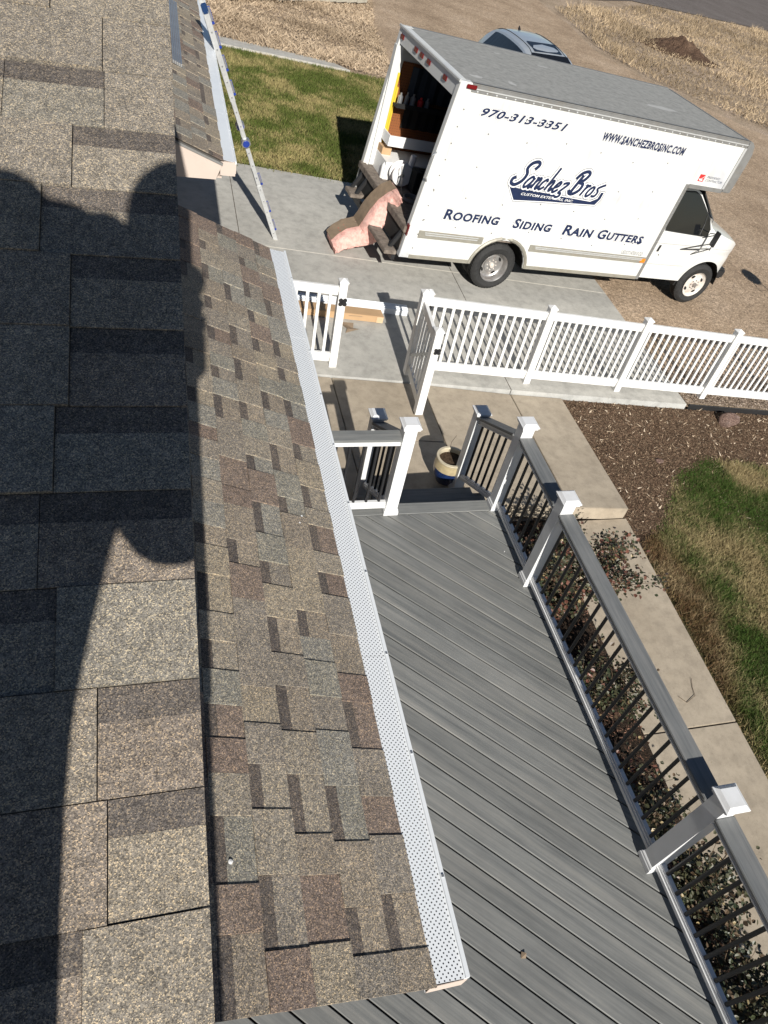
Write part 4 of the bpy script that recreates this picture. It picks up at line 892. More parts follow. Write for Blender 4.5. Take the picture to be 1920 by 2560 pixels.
# lettering ---------------------------------------------------------------
def text_mesh(s_, size, smallcaps=False, offset=0, shear=0, space=1.0, bold=0):
    c = bpy.data.curves.new('lettering', 'FONT'); c.body = s_; c.size = size; c.offset = offset; c.shear = shear; c.space_character = space
    if smallcaps:
        c.small_caps_scale = .8
        for i, ch in enumerate(s_):
            if ch.islower(): c.body_format[i].use_small_caps = True
    c.resolution_u = 3
    o = bpy.data.objects.new('t', c); C.objects.link(o); dg = bpy.context.evaluated_depsgraph_get(); dg.update()
    me = bpy.data.meshes.new_from_object(o.evaluated_get(dg)); bpy.data.objects.remove(o); return me
def lettering(s_, x0, x1, y0, y1, parent, mats, rot=0, smallcaps=False, shear=0, v=VB-.0015, width_of=None, layers=True, space=1.0, bold=.012):
    """fit the text to the box x0..x1, y0..y1 on the near side of the truck"""
    ls = ((bold+.062, mats[0], .0), (bold+.047, mats[1], .0006), (bold, mats[0], .0012)) if layers else ((bold, mats[0], .0),)
    base = text_mesh(s_, 1.0, smallcaps, bold, shear, space); co_ = np.array([v_.co for v_ in base.vertices]); lo = co_.min(0); hi = co_.max(0)
    sx = (x1-x0)/(hi[0]-lo[0]); sz = (y1-y0)/(hi[1]-lo[1])
    me_all = MB()
    for of, mt, dv in ls:
        me = text_mesh(s_, 1.0, smallcaps, of, shear, space)
        cc = [(x0+(v_.co.x-lo[0])*sx, v-dv, y0+(v_.co.y-lo[1])*sz) for v_ in me.vertices]
        if rot: cc = [(p[0], p[1], p[2]+(p[0]-x0)*rot) for p in cc]
        me_all.add(cc, [tuple(p.vertices) for p in me.polygons], mt)
    return part('lettering', me_all, parent)
NW = (M['navy'], M['whitev'])
lettering('970-313-3351', -1.15, .27, 2.54, 2.65, sp_, NW, shear=.35, bold=.035, space=1.12)
lettering('WWW.SANCHEZBROSINC.COM', .93, 2.53, 2.52, 2.64, sp_, NW, shear=.15, bold=.055, space=1.15)
lettering('Roofing', -1.21, -.25, 1.09, 1.25, sp_, NW, smallcaps=True, shear=.12, bold=.04, space=1.1)
lettering('Siding', .01, .73, 1.08, 1.24, sp_, NW, smallcaps=True, shear=.12, bold=.04, space=1.1)
lettering('Rain', .96, 1.56, 1.07, 1.24, sp_, NW, smallcaps=True, shear=.12, bold=.04, space=1.1)
lettering('Gutters', 1.66, 2.62, 1.07, 1.235, sp_, NW, smallcaps=True, shear=.12, bold=.04, space=1.1)
lettering('USDOT1475010 CO', 2.31, 2.77, .865, .93, sp_, (plain('faded_black', (.12, .12, .12), .6),), shear=.12, layers=False, bold=0)
lettering('PREFERRED', 3.24, 3.52, 2.265, 2.30, sp_, (M['navy'],), shear=.1, layers=False, bold=0)
lettering('CONTRACTOR', 3.235, 3.60, 2.215, 2.25, sp_, (M['navy'],), shear=.1, layers=False, bold=0)
q = MB(); q.add([(3.075, VB-.0015, 2.2), (3.19, VB-.0015, 2.2), (3.19, VB-.0015, 2.31), (3.075, VB-.0015, 2.31)], [(0, 1, 2, 3)], M['redprint'])
q.tube([(3.08+.1*math.sin(t), VB-.003, 2.235+.07*(1-math.cos(t))) for t in np.linspace(0, 1.5, 8)], .004, M['whitev'], 6, flat=(0, 1, 0)); q.add([(3.1, VB-.0022, 2.215), (3.17, VB-.0022, 2.215), (3.17, VB-.0022, 2.235), (3.1, VB-.0022, 2.235)], [(0, 1, 2, 3)], M['whitev']); part('emblem', q, sp_)
# script logo
def cr(pts, n=6):
    P = [Vector((*p, 0)) for p in pts]; out = []
    for i in range(len(P)-1):
        a, b, c, d = P[max(i-1, 0)], P[i], P[i+1], P[min(i+2, len(P)-1)]
        for j in range(n):
            t = j/n; out.append(.5*((2*b)+(c-a)*t+(2*a-5*b+4*c-d)*t*t+(3*b-a-3*c+d)*t**3))
    out.append(P[-1]); return [(p.x, p.y) for p in out]
LET = {'S': [[(.20, .25), (.22, .32), (.17, .36), (.09, .33), (.07, .25), (.13, .17), (.13, .07), (.06, .0), (-.02, .02), (-.04, .08), (.0, .11)]],
 'a': [[(.085, .13), (.05, .16), (.01, .11), (.0, .04), (.03, .0), (.075, .05), (.095, .15)], [(.095, .15), (.085, .03), (.105, .0), (.135, .05)]],
 'n': [[(.0, .14), (.015, .155), (.01, .0)], [(.01, .08), (.05, .155), (.075, .13), (.07, .03), (.09, .0), (.12, .05)]],
 'c': [[(.08, .12), (.055, .16), (.012, .11), (.008, .04), (.035, .0), (.09, .05)]],
 'h': [[(.0, .35), (.0, .0)], [(.0, .07), (.045, .155), (.07, .12), (.065, .03), (.085, .0), (.115, .05)]],
 'e': [[(.01, .07), (.06, .10), (.065, .15), (.035, .16), (.008, .10), (.01, .03), (.04, .0), (.09, .05)]],
 'z': [[(.0, .135), (.04, .155), (.08, .145), (.02, .02), (.06, .01), (.07, -.03), (.03, -.05), (.0, -.035)]],
 'B': [[(.03, .29), (.03, .0)], [(-.05, .22), (-.02, .31), (.06, .35), (.12, .31), (.10, .22), (.04, .18), (.13, .16), (.15, .07), (.09, .0), (.02, .0), (-.03, .05)]],
 'r': [[(.0, .14), (.02, .155), (.015, .0)], [(.015, .09), (.05, .155), (.085, .14)]],
 'o': [[(.05, .155), (.01, .11), (.005, .04), (.035, .0), (.075, .04), (.075, .12), (.05, .155)]],
 's': [[(.11, .2), (.06, .17), (.02, .13), (.065, .08), (.06, .02), (.0, .015)]]}
strokes = []
def word(chars):
    for ch, x0, y0, sc in chars:
        for st in LET[ch]: strokes.append(([(x0+(px+.42*py)*sc, y0+py*sc) for px, py in cr(st)], .026 if ch in 'SB' else .0195))
word([('S', -.29, 1.73, 1.0), ('a', -.09, 1.71, 1.05), ('n', .05, 1.71, 1.05), ('c', .175, 1.71, 1.0), ('h', .305, 1.71, 1.0), ('e', .43, 1.70, 1.0), ('z', .54, 1.69, 1.1), ('B', .745, 1.72, 1.0), ('r', .955, 1.71, 1.05), ('o', 1.055, 1.71, 1.05), ('s', 1.17, 1.71, 1.05)])
lg = MB()
banner = [(-.30, 1.69), (.55, 1.665), (.62, 1.655), (1.22, 1.64), (1.33, 1.70), (1.35, 1.80), (1.40, 1.80), (1.39, 1.70), (1.33, 1.60), (.66, 1.56), (.52, 1.555), (-.15, 1.505)]
def shrink(poly, k):
    c = np.array(poly); cen = c.mean(0); out = []
    n = len(c)
    for i in range(n):
        a, b, d = c[i-1], c[i], c[(i+1) % n]; e1 = (b-a)/np.linalg.norm(b-a); e2 = (d-b)/np.linalg.norm(d-b); n1 = np.array([-e1[1], e1[0]]); n2 = np.array([-e2[1], e2[0]]); m = n1+n2; m /= max(.3, np.linalg.norm(m)); out.append(tuple(b+m*k/ max(.5, m@n1)))
    return out
area = sum(banner[i-1][0]*banner[i][1]-banner[i][0]*banner[i-1][1] for i in range(len(banner))); sg = 1 if area > 0 else -1
for kk, mt, dv in ((-.022*sg, M['navy'], .0008), (-.015*sg, M['whitev'], .0012), (0, M['navy'], .0016)):
    pl_ = shrink(banner, kk) if kk else banner; lg.add([(x, VB-dv, y) for x, y in pl_], [tuple(range(len(pl_)))], mt)
for j, (rad, mt, dv) in enumerate(((.034, M['navy'], .003), (.026, M['whitev'], .0045), (0, M['navy'], .006))):
    for i, (st, w_) in enumerate(strokes): lg.tube([(x, VB-dv-.00001*i, y) for x, y in st], w_+rad*.8, mt, 10, flat=(0, 1, 0))
part('emblem', lg, sp_)
lettering('CUSTOM EXTERIORS, INC.', -.06, .9, 1.588, 1.632, sp_, (M['whitev'],), shear=.3, layers=False, bold=.01, v=VB-.003, rot=-.004)

# wheels -------------------------------------------------------------------
def wheel(u0, v0, name_, deep, R=.385):
    t = [(R-.10-.045, .0), (R-.145, .02), (R-.06, -.005), (R-.02, .015), (R, .04), (R, .19), (R-.02, .215), (R-.06, .235), (R-.14, .21)]
    q = MB(); q.lathe(t, M['tyre'], 48, 'y', (u0, v0, R-.005)); w = part('wheel', q, tr, smooth=True)
    q = MB()
    for i in range(48):
        a = 2*math.pi*i/48
        for vv in (.055, .1, .145): p = Vector((u0+math.cos(a)*R, v0+vv, R-.005+math.sin(a)*R)); d_2 = Vector((-math.sin(a), .0, math.cos(a))); q.bar(p-d_2*.017, p+d_2*.017, .03, .012, M['tyre'], (math.cos(a), 0, math.sin(a)))
    part('tread', q, w, kind='stuff')
    q = MB(); rr = R-.14
    if deep: pr_ = [(rr, .0), (rr-.012, .012), (rr-.02, .03), (rr-.03, .115), (rr-.05, .13), (.13, .125), (.125, .10), (.001, .10)]
    else: pr_ = [(rr, .005), (rr-.012, .018), (rr-.03, .03), (rr-.05, .045), (rr-.09, .035), (.085, .02), (.08, .01), (.001, .01)]
    q.lathe(pr_, M['steel' if deep else 'rim'], 40, 'y', (u0, v0, R-.005)); rm = part('rim', q, w, smooth=True)
    q = MB(); n_ = 8; dep = .122 if deep else .03
    for i in range(4 if not deep else 4):
        a = 2*math.pi*i/4+.6; c = (u0+math.cos(a)*.165, R-.005+math.sin(a)*.165)
        pts = [(c[0]+math.cos(a)*math.cos(t)*.02-math.sin(a)*math.sin(t)*.038, c[1]+math.sin(a)*math.cos(t)*.02+math.cos(a)*math.sin(t)*.038) for t in np.linspace(0, 2*math.pi, 10, endpoint=False)]
        q.prism(pts, v0+dep-.006, v0+dep+.02, M['dark'], 'y')
    part('vent_hole', q, rm)
    q = MB(); q.lathe([(.001, dep-.06), (.04, dep-.055), (.045, dep-.02), (.06, dep-.01)], M['rim' if deep else 'steel'], 16, 'y', (u0, v0, R-.005))
    for i in range(8):
        a = 2*math.pi*i/8; q.lathe([(.001, dep-.035), (.011, dep-.033), (.012, dep)], M['steel' if not deep else 'rim'], 6, 'y', (u0+math.cos(a)*.082, v0, R-.005+math.sin(a)*.082))
    part('hub', q, w)
wheel(0, .0, 'rear', True); wheel(4.45, .06, 'front', False)
q_ = MB(); 
def plainwheel(u0, v0, R=.385):
    q = MB(); q.lathe([(.1, 0), (R-.06, 0), (R, .04), (R, .19), (R-.06, .23), (.1, .23)], M['tyre'], 32, 'y', (u0, v0, R-.005)); part('wheel', q, tr, smooth=True)
for uu, vv in ((0, .27), (0, 1.8), (0, 2.07), (4.45, 1.85)): plainwheel(uu, vv)
q = MB(); q.box((-1.6, .7, .5), (4.9, .8, .7), M['blackp']); q.box((-1.6, 1.5, .5), (4.9, 1.6, .7), M['blackp']); q.tube([(0, .3, .38), (0, 2, .38)], .06, M['blackp'], 8); q.tube([(4.45, .2, .38), (4.45, 2, .38)], .05, M['blackp'], 8); q.box((.9, .35, .4), (2.2, .68, .78), M['blackp']); part('chassis', q, tr)
q = MB(); q.add([(.52*math.cos(a), v, .40+.5*math.sin(a)) for a in np.linspace(0, math.pi, 14) for v in (VB+.03, .6)], [(2*i, 2*i+1, 2*i+3, 2*i+2) for i in range(13)], M['dark']); part('wheel_well', q, tr)
# cab ----------------------------------------------------------------------
v0c = .06; VC = 1.146
topu = [(2.93, 2.04), (3.45, 2.03), (3.56, 1.98), (3.72, 1.84), (4.0, 1.58), (4.1, 1.48), (4.2, 1.43), (4.5, 1.36), (4.8, 1.29), (4.96, 1.21), (5.04, 1.12), (5.085, .98)]
def wtop(u): return float(np.interp(u, [a for a, _ in topu], [b for _, b in topu]))
def wlow(u):
    d = u-4.47
    if abs(d) < .46: return .40+math.sqrt(max(0, .47**2-d*d))*.98
    return .43 if u < 4.4 else .62
def vside(u, w):
    v = v0c+max(0, w-1.28)*.2+.02*math.sin((w-.45)*2.2)*-1
    if u > 4.5: v += (u-4.5)**2*.55
    if u > 4.95: v += (u-4.95)*.6
    v += .012*math.exp(-((w-.98)/.05)**2)
    return v
us = list(np.arange(2.93, 4.0, .08))+list(np.arange(4.0, 4.95, .02))+[4.96, 4.99, 5.02, 5.05, 5.085]
NR = 16
def cabgrid(mirror):
    q = MB(); vs = []; n = NR+7
    for u_ in us:
        a, b = wlow(u_), wtop(u_)-.03
        for j in range(NR): 
            w = a+(b-a)*j/(NR-1); v = vside(u_, w); vs.append((u_, v if not mirror else 2*VC-v, w))
        ve = vside(u_, b)
        for j in range(1, 8):
            t = j/7; v = ve+(VC-ve)*t; w = b+.03*min(1, t*4)**.5+(.03*math.sin(t*math.pi/2) if u_ < 4.1 else .045*t); vs.append((u_, v if not mirror else 2*VC-v, w))
    q.add(vs, [(i*n+j, (i+1)*n+j, (i+1)*n+j+1, i*n+j+1) for i in range(len(us)-1) for j in range(n-1)], M['cab'])
    k = (len(us)-1)*n
    q.add([vs[k+j] for j in range(n)]+[(5.085, VC, .62)], [tuple(range(n+1))], M['cab']); return q
cq = cabgrid(False); c2 = cabgrid(True); cq.add(c2.v, c2.f, M['cab']); cab = part('cab', cq, tr, smooth=True)
def onside(pts, d=.004): return [(a, vside(a, b)-d, b) for a, b in pts]
win = [(3.14, 1.93), (3.42, 1.95), (3.56, 1.90), (3.95, 1.58), (4.05, 1.42), (4.04, 1.32), (3.93, 1.31), (3.22, 1.325), (3.08, 1.33), (3.06, 1.9)]
door = thing
q = MB(); q.add(onside(shrink(win, -.018), .003), [tuple(range(len(win)))], M['blackp']); q.add(onside(shrink(win, .018), .003), [tuple(range(len(win)))], M['blackp']); part('window_seal', q, cab)
q = MB(); q.add(onside(win, .007), [tuple(range(len(win)))], M['glass']); part('side_window', q, cab)
q = MB(); q.tube(onside([(3.86, 1.63), (3.88, 1.5), (3.86, 1.32)], .009), .008, M['blackp'], 6); part('vent_bar', q, cab)
q = MB()
for ln in ([(3.02, 1.09), (3.5, 1.10), (4.0, 1.11), (4.19, 1.12)], [(4.2, 1.42), (4.19, 1.15), (4.15, .9), (4.07, .71), (3.94, .5)], [(3.0, .70), (3.5, .71), (3.9, .72)], [(4.2, 1.1), (4.6, 1.1), (4.95, 1.09)]):
    fine = cr(ln, 6); q.tube(onside(fine, -.001), .0035, M['greyplastic'], 4)
part('door_seam', q, cab)
q = MB(); q.add(onside([(3.12, 1.06), (3.165, 1.06), (3.165, .94), (3.12, .94)], .006), [(0, 1, 2, 3)], M['blackp']); q.tube(onside([(3.2, .885), (3.201, .885)], .01), .012, M['blackp'], 8); part('door_handle', q, cab)
ws = [(3.56, .24, 2.0), (4.09, .16, 1.515), (4.09, 2*VC-.16, 1.515), (3.56, 2*VC-.24, 2.0)]
q = MB(); q.add([(a+.03, b, c+.035) for a, b, c in ws], [(0, 1, 2, 3)], M['glass']); part('windshield', q, cab)
q = MB(); q.tube([(4.12, .25, 1.53), (4.2, .5, 1.535), (4.22, 1.0, 1.54)], .012, M['blackp'], 6); q.tube([(4.15, .2, 1.5), (4.42, .45, 1.45)], .006, M['blackp'], 5); part('wiper', q, cab)
q = MB(); q.box((4.90, .14, .50), (5.13, 2*VC-.14, .70), M['blackp']); part('front_bumper', q, tr, bevel=.04)
q = MB(); q.add([(4.985, vside(4.985, .95)-.006, .90), (5.06, vside(5.06, .95)-.006, .88), (5.07, vside(5.07, .95)-.006, 1.02), (5.02, vside(5.02, .95)-.006, 1.05)], [(0, 1, 2, 3)], M['amber']); q.box((5.08, .36, .86), (5.10, .62, 1.05), M['amber']); part('corner_light', q, cab)
q = MB(); q.box((5.087, .66, .86), (5.10, 1.64, 1.06), M['blackp']); part('grille', q, cab)
q = MB(); q.hexa([(4.02, .14, .30), (4.06, .14, .30), (4.06, .34, .30), (4.02, .34, .30)], [(3.98, .08, .62), (4.02, .08, .62), (4.02, .34, .62), (3.98, .34, .62)], M['blackp']); part('mud_flap', q, tr)
q = MB(); q.add([(4.47+.46*math.cos(a), v, .40+.46*math.sin(a)) for a in np.linspace(0, math.pi, 14) for v in (.09, .5)], [(2*i, 2*i+1, 2*i+3, 2*i+2) for i in range(13)], M['dark']); q.box((3.9, .5, .4), (5.0, .52, 1.0), M['dark']); part('wheel_well', q, tr)
# west-coast mirror on tubular arms
q = MB(); m0 = Vector((4.02, -.20, 1.38))
q.box((3.995, -.25, 1.24), (4.02, -.13, 1.50), M['blackp']); part('mirror_head', q, tr, bevel=.01)
q = MB()
for a, b in (((4.01, -.2, 1.2), (3.62, .05, 1.02)), ((4.01, -.2, 1.2), (3.92, .05, .95)), ((4.01, -.2, 1.46), (3.95, .07, 1.25)), ((4.01, -.2, 1.17), (4.01, -.2, 1.5)), ((4.01, -.2, 1.3), (3.62, .05, 1.02)), ((4.01, -.2, 1.46), (4.12, .1, 1.35))): q.tube([a, b], .009, M['blackp'], 6)
part('mirror_arm', q, tr)
q = MB(); q.box((2.96, .3, .5), (4.2, 2.0, .56), M['blackp']); part('cab_floor', q, tr)
q = MB(); q.box((2.95, .1, 2.045), (3.6, 2*VC-.1, 2.085), M['greyt']); part('attic_underside', q, tr)

# things inside the truck: each its own thing
def tthing(name, mbf, label, cat, bevel=0, smooth=False, group=None):
    q = MB(); mbf(q); q.v = [tuple(TX @ Vector(p)) for p in q.v]; return top(name, q, label, cat, bevel=bevel, smooth=smooth, group=group)
VF = VB+BW-.05
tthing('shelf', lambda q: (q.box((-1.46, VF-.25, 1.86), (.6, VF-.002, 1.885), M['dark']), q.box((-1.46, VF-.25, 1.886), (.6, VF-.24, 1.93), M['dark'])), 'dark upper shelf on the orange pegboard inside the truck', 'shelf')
for i, (uu, rr, hh, mt, lb) in enumerate(((-1.38, .04, .17, M['galv'], 'silver spray bottle nearest the open rear of the truck'), (-1.27, .035, .19, M['greyplastic'], 'grey bottle second from the open rear on the truck shelf'), (-1.16, .045, .18, M['greyplastic'], 'wide pale bottle in the middle of the truck shelf'), (-1.02, .05, .15, M['redprint'], 'red bottle on the truck shelf'), (-.9, .04, .16, M['greyplastic'], 'pale bottle deepest inside on the truck shelf'))):
    tthing('bottle', lambda q: q.lathe([(.001, 0), (rr, 0), (rr, hh*.7), (rr*.4, hh*.82), (rr*.4, hh), (.001, hh)], mt, 12, o=(uu, VF-.14, 1.887)), lb, 'bottle', smooth=True, group='bottles on the truck shelf')
tthing('storage_bin', lambda q: (q.box((-1.52, VF-.42, 1.34), (-.2, VF-.40, 1.5), M['whitev']), q.box((-1.52, VF-.40, 1.34), (-1.5, VF-.02, 1.5), M['whitev']), q.box((-1.49, VF-.39, 1.34), (-.2, VF-.02, 1.36), M['whitev'])), 'long white open tray shelf under the pegboard inside the truck', 'tray')
tthing('tool_cabinet', lambda q: (q.box((-1.55, VF-.6, .885), (-.3, VF-.01, 1.16), M['whitev']), q.box((-1.54, VF-.3, 1.161), (-1.38, VF-.05, 1.27), M['card'])), 'pale workbench cabinet against the far wall inside the truck', 'cabinet')
tthing('hose_reel', lambda q: (q.lathe([(.03, -.08), (.17, -.08), (.18, -.06), (.17, -.05), (.06, -.04), (.06, .05), (.17, .06), (.18, .07), (.17, .08), (.03, .08)], M['whitev'], 24, 'y', (-1.33, 1.5, 1.08)), q.lathe([(.06, -.04), (.11, -.03), (.11, .04), (.06, .05)], M['orange'], 20, 'y', (-1.33, 1.5, 1.08))), 'white reel with orange cord standing at the truck sill', 'reel', smooth=True)
tthing('level_pole', lambda q: q.box((-1.49, VF-.075, .93), (-1.455, VF-.02, 2.3), M['yellow']), 'yellow pole standing against the rear jamb, the left one of two', 'pole', group='yellow poles in the truck')
tthing('level_pole', lambda q: q.box((-1.448, VF-.07, .93), (-1.42, VF-.02, 2.1), M['yellow']), 'yellow pole standing against the rear jamb, the right one of two', 'pole', group='yellow poles in the truck')
for i, (a_, b_, c_, w_, h_, mt) in enumerate(((-1.2, 1.2, .885, .3, .35, 'dark'), (-1.05, .6, .885, .35, .5, 'blackp'), (-.6, 1.5, .885, .4, .6, 'dark'), (-1.45, .35, .885, .25, .3, 'blackp'), (-.5, .8, .885, .5, .8, 'dark'))):
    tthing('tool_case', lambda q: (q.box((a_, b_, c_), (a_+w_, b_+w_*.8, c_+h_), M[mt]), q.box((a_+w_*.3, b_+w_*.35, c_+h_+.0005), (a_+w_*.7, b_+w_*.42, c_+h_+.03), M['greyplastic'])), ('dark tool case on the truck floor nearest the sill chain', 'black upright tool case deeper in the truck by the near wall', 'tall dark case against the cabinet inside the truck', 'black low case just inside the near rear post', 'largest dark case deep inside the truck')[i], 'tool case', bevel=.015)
tthing('shade_sheet', lambda q: (q.add([(-1.25+.09*i, VF-.05-.025*(i % 2)-.01*math.sin(i*1.7), w_) for w_ in (2.42, 1.95) for i in range(24)], [(i, i+1, 24+i+1, 24+i) for i in range(23)], M['shading'])), 'dark blue grey tarp sheet on the pegboard, for the dark truck interior and bluish hanging items', 'shading')  # dark sheet added to put interior shade and bluish hanging items over the pegboard
tthing('low_shade_sheet', lambda q: (q.add([(-1.22+.08*i, VF-.05-.03*(i % 2), w_) for w_ in (1.86, 1.53) for i in range(22)], [(i, i+1, 22+i+1, 22+i) for i in range(21)], M['dark'])), 'dark folded sheet below the bottle shelf standing in for shade inside the truck', 'coat')  # near-black sheet standing in for shade low on the pegboard
tthing('coiled_hose', lambda q: [q.tube([(-1.3+.13*math.cos(t+j), .95+.13*math.sin(t+j), .9+.012*j+.002*t) for t in np.linspace(0, 6.2, 20)], .011, M['greyplastic'], 6) for j in range(4)], 'grey coiled air hose lying on the truck floor', 'hose', smooth=True)
tthing('spirit_level', lambda q: q.box((-1.15, VF-.03, 1.52), (-1.11, VF-.001, 1.74), M['yellow']), 'short gold level hanging on the orange pegboard', 'level')
tthing('paper_roll', lambda q: q.tube([(-1.15, 1.62, .89), (-1.13, 1.62, 1.34)], .05, M['whitev'], 14), 'white upright roll standing inside the truck behind the reel', 'roll', smooth=True)
tthing('white_canister', lambda q: q.lathe([(.001, 0), (.05, 0), (.05, .2), (.02, .25), (.001, .25)], M['whitev'], 12, o=(-1.53, 1.75, .885)), 'white canister at the foot of the yellow poles', 'canister', smooth=True)
def chain(q):
    for i in range(9):
        c = Vector((-1.45+.006*i, 1.28-.05*i*.4, 1.25-.05*i)); q.tube([c+Vector((0, .018*math.cos(t), .026*math.sin(t))) for t in np.linspace(0, 2*math.pi, 9)], .004, M['steel'], 5)
tthing('chain', chain, 'steel chain hanging inside the truck opening', 'chain')

# ------------------------------------------------------------------ silver car behind the truck
CXm = Matrix.Translation((9.62, 20.5, -.88)) @ Matrix.Rotation(math.radians(-90+2), 4, 'Z') @ Matrix.Rotation(math.radians(0), 4, 'Y')
car = thing('parked_car', (0, 0, 0), 'silver hatchback with sunroof parked behind the box truck', 'car'); OFF[car.name] = Vector((0, 0, 0)); car.matrix_world = CXm
st_u = [-2.2, -2.12, -1.95, -1.7, -1.4, -1.0, -.5, 0, .4, .7, 1.0, 1.3, 1.5, 1.8, 2.1, 2.25, 2.3]
st_w = [.95, 1.05, 1.25, 1.42, 1.5, 1.54, 1.555, 1.55, 1.52, 1.46, 1.32, 1.12, 1.02, .97, .88, .75, .6]
def cpro(u_):
    wt = float(np.interp(u_, st_u, st_w)); gh = max(0, min(1, (wt-1.0)/.5)); hw = .92-.12*max(0, abs(u_)-1.7)**1.5
    return [(hw-.02, .25), (hw, .5), (hw+.005, .8), (hw-.03, min(wt-.02, .98)), (hw-.03-.26*gh, max(min(wt-.02, .98), wt-.05)), (hw-.03-.34*gh-.06, wt), (.3, wt+.02), (0, wt+.025)]
q = MB(); vs = []; uu_ = list(np.linspace(-2.2, 2.3, 46))
for u_ in uu_:
    pr2 = cpro(u_); vs += [(u_, a, b) for a, b in pr2]+[(u_, -a, b) for a, b in pr2[::-1][1:]]
n = 15; q.add(vs, [(i*n+j, (i+1)*n+j, (i+1)*n+j+1, i*n+j+1) for i in range(len(uu_)-1) for j in range(n-1)]+[tuple(range(n)), tuple(range((len(uu_)-1)*n, len(uu_)*n))], M['silver']); cb = part('body', q, car, smooth=True)
for sg_ in (1, -1):
    q = MB()
    def side_pt(u_, t):
        pr2 = cpro(u_); a, b = Vector(pr2[3]), Vector(pr2[4]); p = a.lerp(b, t); return (u_, (p.x+.006)*sg_, p.y+.004)
    lo = [side_pt(x, .08) for x in np.linspace(-1.75, 1.05, 15)]; hi = [side_pt(x, .9) for x in np.linspace(-1.5, .72, 15)]
    q.add(lo+hi, [(i, i+1, 15+i+1, 15+i) for i in range(14)], M['glass']); part('side_window', q, car)
    q = MB(); q.tube([(x, sg_*(cpro(x)[5][0]+.0), cpro(x)[5][1]+.004) for x in np.linspace(-1.9, .8, 20)], .008, M['blackp'], 5); part('roof_rail', q, car)
q = MB()
def rp3(u_, v): w = float(np.interp(u_, st_u, st_w)); return (u_, v, w+.026+.004)
q.add([rp3(.0, -.42), rp3(.62, -.40), rp3(.62, .40), rp3(.0, .42), ], [(0, 1, 2, 3)], M['glass']); part('sunroof', q, car)
q = MB(); q.prism([(-1.55, 1.50), (-1.38, 1.52), (-1.53, 1.60)], -.012, .012, M['blackp'], 'y'); part('antenna_fin', q, car)
q = MB(); q.add([rp3(1.0, -.6), rp3(1.0, .6), rp3(.7, .52), rp3(.7, -.52)], [(0, 1, 2, 3)], M['glass']); part('windshield', q, car)
for a, b in ((-1.35, .92), (-1.35, -.92), (1.4, .92), (1.4, -.92)):
    q = MB(); q.lathe([(.05, -.1), (.27, -.1), (.32, -.06), (.32, .06), (.27, .1), (.05, .1)], M['tyre'], 20, 'y', (a, b*.93, .32)); part('wheel', q, car)

# ------------------------------------------------------------------ photographer (behind the lens; the shadow on the roof is theirs)
def skin_body(name, chains, mat, parent):
    V = []; E = []; Rr = []
    for ch in chains:
        prev = None
        for it in ch:
            if isinstance(it, int): prev = it; continue
            p, r = it; V.append(p); Rr.append(r); i = len(V)-1
            if prev is not None: E.append((prev, i))
            prev = i
    me = bpy.data.meshes.new(name); k = off(parent); me.from_pydata([tuple(Vector(v)-k) for v in V], E, [])
    o = bpy.data.objects.new(name, me); C.objects.link(o); md = o.modifiers.new('s', 'SKIN')
    for i, r in enumerate(Rr): me.skin_vertices[0].data[i].radius = (r, r) if not isinstance(r, tuple) else r
    me.skin_vertices[0].data[0].use_root = True
    o.modifiers.new('ss', 'SUBSURF').levels = 2; o.modifiers['ss'].render_levels = 2
    dg = bpy.context.evaluated_depsgraph_get(); dg.update(); m2 = bpy.data.meshes.new_from_object(o.evaluated_get(dg)); bpy.data.objects.remove(o)
    m2.materials.clear(); m2.materials.append(mat); m2.shade_smooth(); return obj(name, m2, parent)
pe = thing('person', (-.4, -.55, 3.4), 'person in a dark jacket and jeans holding up a phone on the roof', 'person')
fz = lambda y: zu(y)+.02
ch = [[((-.365, -.48, 4.12), .175), ((-.36, -.46, 4.4), .17), ((-.325, -.42, 4.72), .22), ((-.34, -.40, 5.0), .19), ((-.17, -.36, 5.05), .11), ((-.10, -.33, 5.06), .10)],
      [3, ((-.09, -.33, 4.97), .11), ((-.10, -.33, 4.85), .12), ((-.05, -.26, 4.53), .085), ((-.02, -.16, 4.60), .05), ((.0, -.09, 4.69), .03)],
      [3, ((-.52, -.38, 5.05), .12), ((-.42, -.27, 4.70), .06), ((-.19, -.16, 4.70), .045), ((-.06, -.09, 4.72), .03)],
      [0, ((-.28, -.5, 4.02), .12), ((-.27, -.42, 3.75), .095), ((-.27, -.55, 3.46), .05)],
      [0, ((-.52, -.5, 4.05), .11), ((-.55, -.42, 3.76), .08), ((-.55, -.58, 3.45), .05)]]
skin_body('body', ch, M['cloth'], pe)
def sphere(name, c, s3, m, parent):
    bm = bmesh.new(); bmesh.ops.create_uvsphere(bm, u_segments=20, v_segments=14, radius=1)
    k = off(parent)
    for v in bm.verts: v.co = Vector((v.co.x*s3[0], v.co.y*s3[1], v.co.z*s3[2]))+Vector(c)-k
    me = bpy.data.meshes.new(name); bm.to_mesh(me); bm.free(); me.materials.append(m); me.shade_smooth(); return obj(name, me, parent)
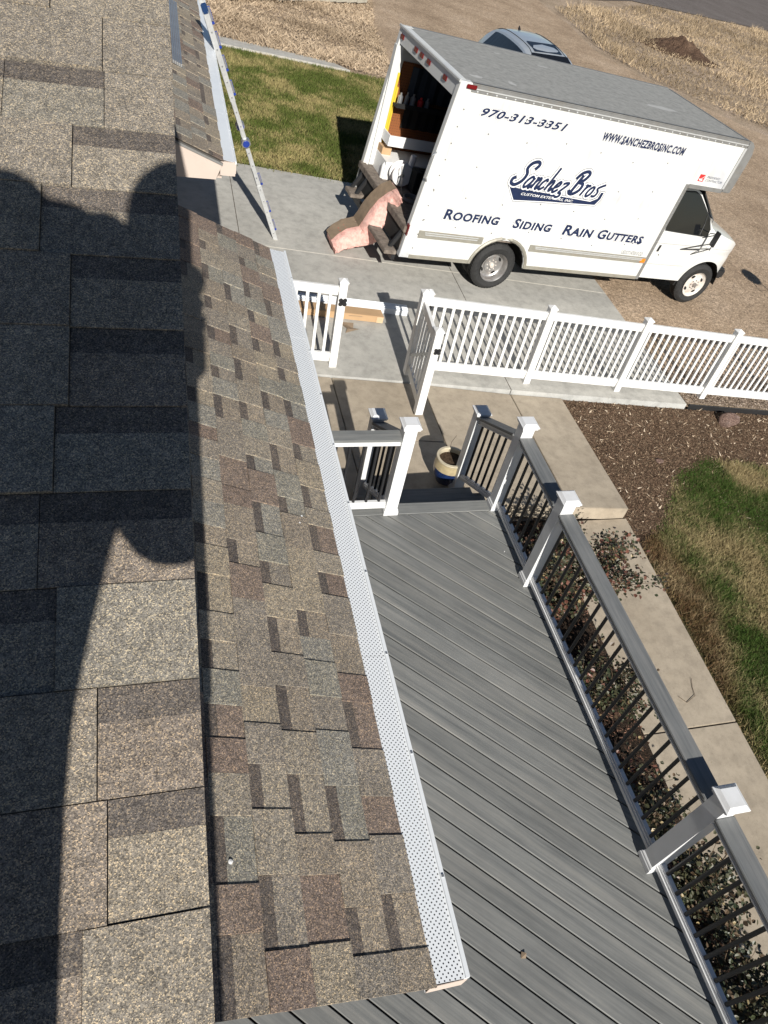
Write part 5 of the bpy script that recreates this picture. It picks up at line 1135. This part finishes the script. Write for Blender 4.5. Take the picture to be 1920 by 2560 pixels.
hd = sphere('head', (-.05, -.30, 5.13), (.074, .098, .108), M['skin'], pe)
sphere('hair', (-.053, -.315, 5.135), (.082, .1, .105), M['hair'], hd)
sphere('shadow_bulge', (-.335, -.41, 5.13), (.095, .1, .125), M['cloth'], pe)  # rounded mass added to shape the shoulder line of the cast shadow
sphere('sleeve', (-.50, -.41, 5.10), (.14, .1, .15), M['cloth'], pe)
sphere('ear', (.02, -.30, 5.13), (.01, .02, .03), M['skin'], hd)
q = MB(); q.lathe([(.001, -.02), (.014, -.012), (.012, .02), (.001, .03)], M['skin'], 8, o=(-.05, -.205, 5.12)); part('nose', q, hd, smooth=True)
for s_, bx in ((1, (.035, -.075, 4.715)), (-1, (-.07, -.075, 4.735))):
    q = MB()
    for i in range(4):
        b_ = Vector(bx)+Vector((0, .004, .018*i-.02)); q.tube([b_, b_+Vector((-.02*s_, -.002, .006)), b_+Vector((-.035*s_, .004, .012)), b_+Vector((-.045*s_, -.003, .014))], [.009, .0085, .008, .006], M['skin'], 6)
    q.tube([Vector(bx)+Vector((0, -.02, -.03)), Vector(bx)+Vector((-.02*s_, -.03, -.0)), Vector(bx)+Vector((-.035*s_, -.032, .02))], [.012, .01, .008], M['skin'], 6)
    part('hand', q, pe, smooth=True)
for sx in (-.29, -.55):
    q = MB(); y = -.56; q.hexa([(sx-.045, y-.09, fz(y-.09)), (sx+.045, y-.09, fz(y-.09)), (sx+.045, y+.17, fz(y+.17)), (sx-.045, y+.17, fz(y+.17))], [(sx-.04, y-.08, fz(y-.09)+.1), (sx+.04, y-.08, fz(y-.09)+.1), (sx+.04, y+.15, fz(y+.17)+.035), (sx-.04, y+.15, fz(y+.17)+.035)], M['blackp']); part('shoe', q, pe, bevel=.012)
# phone, lens at the camera position, body just behind it
Rm = m3.to_4x4(); Rm.translation = Vector((0, 0, CAMH))
q = MB(); q.box((-.055, -.13, .006), (.02, .02, .014), M['blackp']); q.v = [tuple(Rm @ Vector(p)) for p in q.v]; top('phone', q, 'dark phone held up in both hands by the person on the roof', 'phone', bevel=.003)
